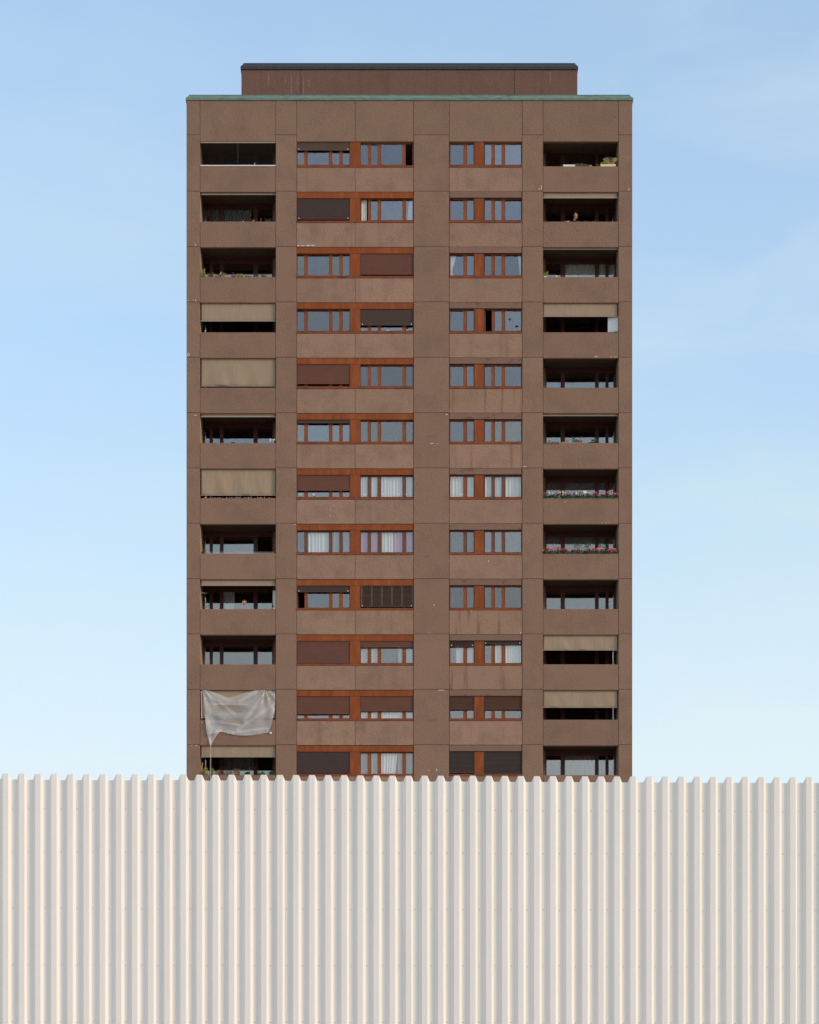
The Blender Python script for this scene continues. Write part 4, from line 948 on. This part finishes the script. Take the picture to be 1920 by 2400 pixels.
# things seen through windows
figure('bowl', 1, 853.5, [(.05, 0), (.12, .03), (.15, .06), (.16, .075), (.002, .078)], M['white'], 'shallow white bowl behind the top row window, beside the narrow pane', 'bowl', dz=.055, y=.34)
figure('ornament', 4, 908.5, [(.10, 0), (.14, .06), (.14, .12), (.09, .17), (.01, .18)], M['cream_f'], 'pale pink figurine behind the window under a lowered dark shutter', 'ornament', dz=.06, y=.34)
figure('ornament', 9, 1172, [(.06, 0), (.035, .10), (.018, .20), (.004, .26)], M['white'], 'small white cone behind the narrow pane, ninth row down', 'ornament', dz=.06, y=.34)
for (x, lb) in ((1143, 'left spiky green houseplant behind the eighth-row window'), (1168, 'middle spiky green houseplant behind the eighth-row window'), (1196, 'right spiky green houseplant behind the eighth-row window')):
    t = thing('houseplant', (fx(x, .34), D + .34, PT(8)), lb, 'plant', 'houseplants behind the window')
    mb = MB()
    for k in range(16):
        q = R(random.uniform(20, 160)); p = (fx(x, .34), D + .34, PT(8) + .1); mb.leaf(p, (math.cos(q), random.uniform(-.3, .3), math.sin(q)), random.uniform(.16, .26), .025)
    mb.build('leaves', M['leaf_l'], t)
    mb = MB(); mb.tube([(fx(x, .34), D + .34, PT(8) - .02), (fx(x, .34), D + .34, PT(8) + .1)], .05, 8, .065); mb.build('pot', M['white'], t)

# ------------------------------------------------------------------ plastic sheet over the eleventh left balcony
def interp(pts, t):
    ls = [0]
    for a, b in zip(pts, pts[1:]): ls.append(ls[-1] + math.hypot(b[0] - a[0], b[1] - a[1]))
    q = t * ls[-1]
    for i in range(len(pts) - 1):
        if q <= ls[i + 1] or i == len(pts) - 2:
            k = (q - ls[i]) / max(1e-6, ls[i + 1] - ls[i]); return Vector((pts[i][0] + (pts[i + 1][0] - pts[i][0]) * k, pts[i][1] + (pts[i + 1][1] - pts[i][1]) * k))
top_ = [(475, 1617.5), (481, 1617.8), (490, 1619), (505, 1624), (520, 1629.5), (530, 1633.5), (537, 1635.8), (545, 1633), (560, 1629), (580, 1623), (598, 1618), (612, 1617.6), (628, 1618.5), (645.3, 1619)]
right_ = [(645.3, 1619), (645.2, 1640), (644.6, 1661), (640, 1684), (635, 1702), (629.5, 1717)]
bot_ = [(494, 1748.6), (498, 1741), (503, 1731), (509.5, 1721.5), (516, 1714.6), (527, 1717), (545, 1721.6), (560, 1723.4), (575, 1724.2), (592, 1723), (608, 1720.6), (620, 1718), (629.5, 1717)]
left_ = [(475, 1617.5), (477, 1632), (479, 1655), (481, 1682), (484, 1715), (489.5, 1737), (494, 1748.6)]
NU, NV = 130, 100; rows = []; film_op = []
rnd = random.Random(3)
from mathutils import noise as mnoise
for j in range(NV + 1):
    v = j / NV; row = []
    for i in range(NU + 1):
        u = i / NU
        Tp, Bp, Lp, Rp = interp(top_, u), interp(bot_, u), interp(left_, v), interp(right_, v)
        c = Tp * (1 - v) + Bp * v + Lp * (1 - u) + Rp * u - (Vector(top_[0]) * (1 - u) * (1 - v) + Vector(top_[-1]) * u * (1 - v) + Vector(bot_[0]) * (1 - u) * v + Vector(bot_[-1]) * u * v)
        x, y = c.x, c.y
        # hanging folds: swags between the pinned corners, radial pleats from the right-hand pins, creases at the tail
        d = -.05 - .05 * math.sin(math.pi * v) * math.sin(math.pi * u)
        swag = y - 1617 - 70 * (1 - ((x - 560) / 92) ** 2) * .9
        d += .040 * math.sin(swag * .14 + .03 * x) * min(1, v * 3) * (1 - .4 * u)
        for (px_, py_, n_, am, ph) in ((622, 1611, 6, .060, .4), (646, 1614, 8, .035, 1.1), (477, 1611, 7, .045, 2.0), (494, 1752, 6, .035, .3)):
            dx, dy = x - px_, y - py_; rr = math.hypot(dx, dy); an = math.atan2(dy, dx)
            d += am * math.sin(an * n_ * 2 + ph + .01 * rr) * math.exp(-rr / 75) * min(1, rr / 15)
        d += .020 * mnoise.noise((x * .05, y * .10, 1.3)) + .004 * mnoise.noise((x * .33, y * .30, 4.1)) + .030 * abs(mnoise.noise((x * .05 + y * .06, y * .02 - x * .02, 9.0)))
        op = .55
        for (xa, ya, xb, yb2, wd_, am) in ((618, 1622, 572, 1690, 5.5, .075), (643, 1650, 556, 1712, 4.5, .05), (500, 1651, 578, 1652, 2.2, .03), (600, 1622, 560, 1645, 4, .04), (482, 1622, 545, 1672, 5, .05), (488, 1722, 515, 1713, 3, .04), (545, 1719, 625, 1708, 3, .03), (486, 1690, 560, 1700, 3, .02)):
            ex, ey = xb - xa, yb2 - ya; q = max(0, min(1, ((x - xa) * ex + (y - ya) * ey) / (ex * ex + ey * ey)))
            dd = math.hypot(x - xa - ex * q, y - ya - ey * q) / wd_; g_ = math.exp(-dd * dd)
            d -= am * g_; op += .22 * g_  # ridge along the fold, its bright glint painted in as extra film opacity
        vx, vy = (x - 545) / 42, (y - 1659 - .12 * abs(x - 545)) / 11; op -= .30 * math.exp(-(vx * vx + vy * vy) ** 2)
        op += .16 * max(0, 1 - abs(x - 492) / 40) * min(1, max(0, (y - 1640) / 30)) + .06 * mnoise.noise((x * .04, y * .05, 7.0)) + .12 * min(1, max(0, (y - 1700) / 15))
        film_op.append(max(.16, min(.86, op)))
        row.append((fx(x, d), D + min(d, -.012), fz(y, d)))
    rows.append(row)
mb = MB(); mb.grid(rows)
pm = bpy.data.materials.new('clear_plastic_film'); pm.use_nodes = True
n = pm.node_tree.nodes; l = pm.node_tree.links; b = n['Principled BSDF']
b.inputs['Base Color'].default_value = (.80, .77, .76, 1); b.inputs['Roughness'].default_value = .28; b.inputs['Specular IOR Level'].default_value = .8
tp = n.new('ShaderNodeBsdfTransparent'); tp.inputs['Color'].default_value = (.95, .95, .95, 1); ms = n.new('ShaderNodeMixShader')
tlu = n.new('ShaderNodeBsdfTranslucent'); tlu.inputs['Color'].default_value = (.7, .68, .66, 1); ms2 = n.new('ShaderNodeMixShader'); ms2.inputs[0].default_value = .30
nz = n.new('ShaderNodeTexNoise'); nz.inputs['Scale'].default_value = .9; nz.inputs['Detail'].default_value = 2
co = n.new('ShaderNodeTexCoord'); l.new(co.outputs['Object'], nz.inputs['Vector'])
mr = n.new('ShaderNodeMapRange'); mr.inputs[1].default_value = .35; mr.inputs[2].default_value = .65; mr.inputs[3].default_value = .46; mr.inputs[4].default_value = .66
l.new(nz.outputs['Fac'], mr.inputs[0]); l.new(b.outputs[0], ms2.inputs[1]); l.new(tlu.outputs[0], ms2.inputs[2])
l.new(mr.outputs[0], ms.inputs[0]); l.new(tp.outputs[0], ms.inputs[1]); l.new(ms2.outputs[0], ms.inputs[2]); l.new(ms.outputs[0], n['Material Output'].inputs[0])
nb = n.new('ShaderNodeTexNoise'); nb.inputs['Scale'].default_value = 14; nb.inputs['Detail'].default_value = 3; l.new(co.outputs['Object'], nb.inputs['Vector'])
bp = n.new('ShaderNodeBump'); bp.inputs['Strength'].default_value = .25; bp.inputs['Distance'].default_value = .02; l.new(nb.outputs['Fac'], bp.inputs['Height']); l.new(bp.outputs[0], b.inputs['Normal'])
ps = thing('plastic_sheet', (fx(560), D - .05, fz(1748)), 'crumpled translucent plastic sheet hanging over a left balcony', 'plastic sheet')
fo = mb.build('film', pm, ps, True); at_ = fo.data.attributes.new('layers_glints', 'FLOAT', 'POINT'); at_.data.foreach_set('value', film_op)
la = n.new('ShaderNodeAttribute'); la.attribute_name = 'layers_glints'; l.new(la.outputs['Fac'], ms.inputs[0])
wt = MB(); wt.blob((fx(634.5), D - .02, fz(1718)), .07, .04, .06, 9, 6, .25); wt.build('knot', M['cream_f'], ps)
rp = MB(); rp.tube([(fx(494), D - .03, fz(1748)), (fx(494.3), D - .035, fz(1765)), (fx(493.8), D - .03, fz(1790)), (fx(494), D - .03, fz(1840))], .016, 6)
for q in ((1757, .022), (1764, .028), (1770, .035), (1774, .045), (1760, .02)): rp.blob((fx(493.8 + random.uniform(-.6, .6)), D - .035, fz(q[0])), q[1], q[1], q[1] * 1.1, 7, 5, .2)
tag(rp.build('rope', M['cord']), 'knotted rope hanging from the tip of the plastic sheet', 'rope')
rc = curtain(470.2, 473.0, 1620, 1683, .13, M['redcloth'], 'narrow red cloth at the left edge beside the plastic sheet', group=None); rc.name = 'cloth'; rc['category'] = 'cloth'
pl = MB(); pl.tube([(fx(471.6), D + .06, fz(1619)), (fx(473.0), D + .06, fz(1684))], .02, 6); tag(pl.build('pole', M['white']), 'thin white pole left of the plastic sheet', 'pole')

# ------------------------------------------------------------------ person on the second right balcony, leaning on the parapet
ptop = PT(2); fl = fz(LINES[1] + 116.0) + .002
px0, py0 = fx(1347), D + .42
hd = Vector((fx(1349.5, .22), D + .22, fz(506.5, .22)))
J = {'pelvis': (px0, py0 + .12, fl + .92), 'waist': (px0, py0 + .10, fl + 1.06), 'chest': (px0 + .01, py0 + .02, hd.z - .36), 'neck': (px0 + .02, py0 - .10, hd.z - .13),
     'jaw': (hd.x, hd.y - .015, hd.z - .045), 'head': (hd.x, hd.y, hd.z + .015), 'crown': (hd.x, hd.y + .01, hd.z + .065),
     'shl': (px0 - .17, py0 - .02, hd.z - .24), 'ell': (px0 - .30, D + .22, ptop + .10), 'wrl': (fx(1331), D + .08, ptop + .035), 'hal': (fx(1328.4), D + .07, ptop + .028),
     'shr': (px0 + .19, py0 - .02, hd.z - .24), 'elr': (px0 + .30, D + .26, ptop + .03), 'wrr': (px0 + .16, D + .14, ptop - .04), 'har': (px0 + .10, D + .17, ptop - .06),
     'hil': (px0 - .09, py0 + .12, fl + .88), 'knl': (px0 - .10, py0 + .06, fl + .48), 'anl': (px0 - .10, py0 + .12, fl + .08), 'fol': (px0 - .11, py0 - .04, fl + .04),
     'hir': (px0 + .09, py0 + .12, fl + .88), 'knr': (px0 + .10, py0 + .07, fl + .48), 'anr': (px0 + .10, py0 + .14, fl + .08), 'for': (px0 + .12, py0 - .02, fl + .04)}
RAD = {'pelvis': .15, 'waist': .13, 'chest': .15, 'neck': .055, 'jaw': .06, 'head': .078, 'crown': .055, 'shl': .06, 'ell': .045, 'wrl': .03, 'hal': .035, 'shr': .06, 'elr': .045, 'wrr': .03, 'har': .035,
       'hil': .085, 'knl': .06, 'anl': .045, 'fol': .04, 'hir': .085, 'knr': .06, 'anr': .045, 'for': .04}
EB = [('pelvis', 'waist'), ('waist', 'chest'), ('chest', 'neck'), ('neck', 'jaw'), ('jaw', 'head'), ('head', 'crown'), ('chest', 'shl'), ('shl', 'ell'), ('ell', 'wrl'), ('wrl', 'hal'), ('chest', 'shr'), ('shr', 'elr'),
      ('elr', 'wrr'), ('wrr', 'har'), ('pelvis', 'hil'), ('hil', 'knl'), ('knl', 'anl'), ('anl', 'fol'), ('pelvis', 'hir'), ('hir', 'knr'), ('knr', 'anr'), ('anr', 'for')]
def skinned(name, keys, material, parent, extra=(), grow=0.0):
    ks = [k for k in keys]; vs_ = [Vector(J[k]) for k in ks]; rd = [RAD[k] + grow for k in ks]; idx = {k: i for i, k in enumerate(ks)}
    eds = [(idx[a], idx[b]) for a, b in EB if a in idx and b in idx]
    for (root, dirs) in extra:
        a = idx[root]
        for p, r_ in dirs: vs_.append(Vector(p)); rd.append(r_); eds.append((a, len(vs_) - 1)); a = len(vs_) - 1
    o0 = org[parent.name]; me = bpy.data.meshes.new(name); me.from_pydata([v - o0 for v in vs_], eds, [])
    o = bpy.data.objects.new(name, me); col.objects.link(o); o.parent = parent; org[o.name] = o0
    md = o.modifiers.new('skin', 'SKIN'); md.use_smooth_shade = True
    for i, q in enumerate(me.skin_vertices[0].data): q.radius = (rd[i], rd[i]); q.use_root = (i == 0)
    o.modifiers.new('sub', 'SUBSURF').levels = 1; o.modifiers['sub'].render_levels = 2
    me.materials.append(material); return o
per = thing('person', (px0, py0, fl), 'person with fair hair and dark top leaning on a balcony parapet', 'person')
hal, har = Vector(J['hal']), Vector(J['har'])
fing = []
for h_, key, sg in ((hal, 'hal', -1), (har, 'har', -1)):
    for k in range(4):
        ln = (.072, .082, .078, .062)[k]; o_ = Vector((sg * .03, (-.022 + .016 * k), .008))
        p1 = h_ + o_ + Vector((sg * ln * .45, 0, .004)); p2 = p1 + Vector((sg * ln * .35, 0, -.010)); p3 = p2 + Vector((sg * ln * .2, 0, -.012))
        fing.append((key, [(h_ + o_, .010), (p1, .009), (p2, .0085), (p3, .007)]))
    fing.append((key, [(h_ + Vector((sg * .005, -.035, .006)), .011), (h_ + Vector((sg * .03, -.055, .004)), .009)]))
skinned('body', [k for k in J], M['skin'], per, fing)
skinned('top', ['pelvis', 'waist', 'chest', 'neck', 'shl', 'ell', 'shr', 'elr'], M['dark_cloth'], per, grow=.012)
skinned('trousers', ['pelvis', 'hil', 'knl', 'anl', 'hir', 'knr', 'anr'], M['dark_cloth'], per, grow=.010)
hm = MB(); hm.blob((hd.x, hd.y + .035, hd.z + .055), .098, .095, .088, 12, 8, .06); hm.blob((hd.x - .005, hd.y + .03, hd.z + .15), .042, .042, .04, 8, 6, .1); hm.blob((hd.x, hd.y + .07, hd.z - .03), .085, .05, .09, 10, 7, .06)
hm.build('hair', M['hair'], per, True)
fc = MB(); fc.blob((hd.x, hd.y - .093, hd.z - .005), .013, .02, .022, 6, 5); fc.blob((hd.x - .032, hd.y - .078, hd.z + .022), .012, .008, .007, 6, 4); fc.blob((hd.x + .032, hd.y - .078, hd.z + .022), .012, .008, .007, 6, 4)
fc.blob((hd.x, hd.y - .076, hd.z - .05), .024, .008, .007, 8, 4); fc.blob((hd.x - .088, hd.y, hd.z), .012, .02, .03, 6, 5); fc.blob((hd.x + .088, hd.y, hd.z), .012, .02, .03, 6, 5)
fc.build('face_features', mat('skin_shade', (.40, .17, .11), .55, .05, 9), per, True)
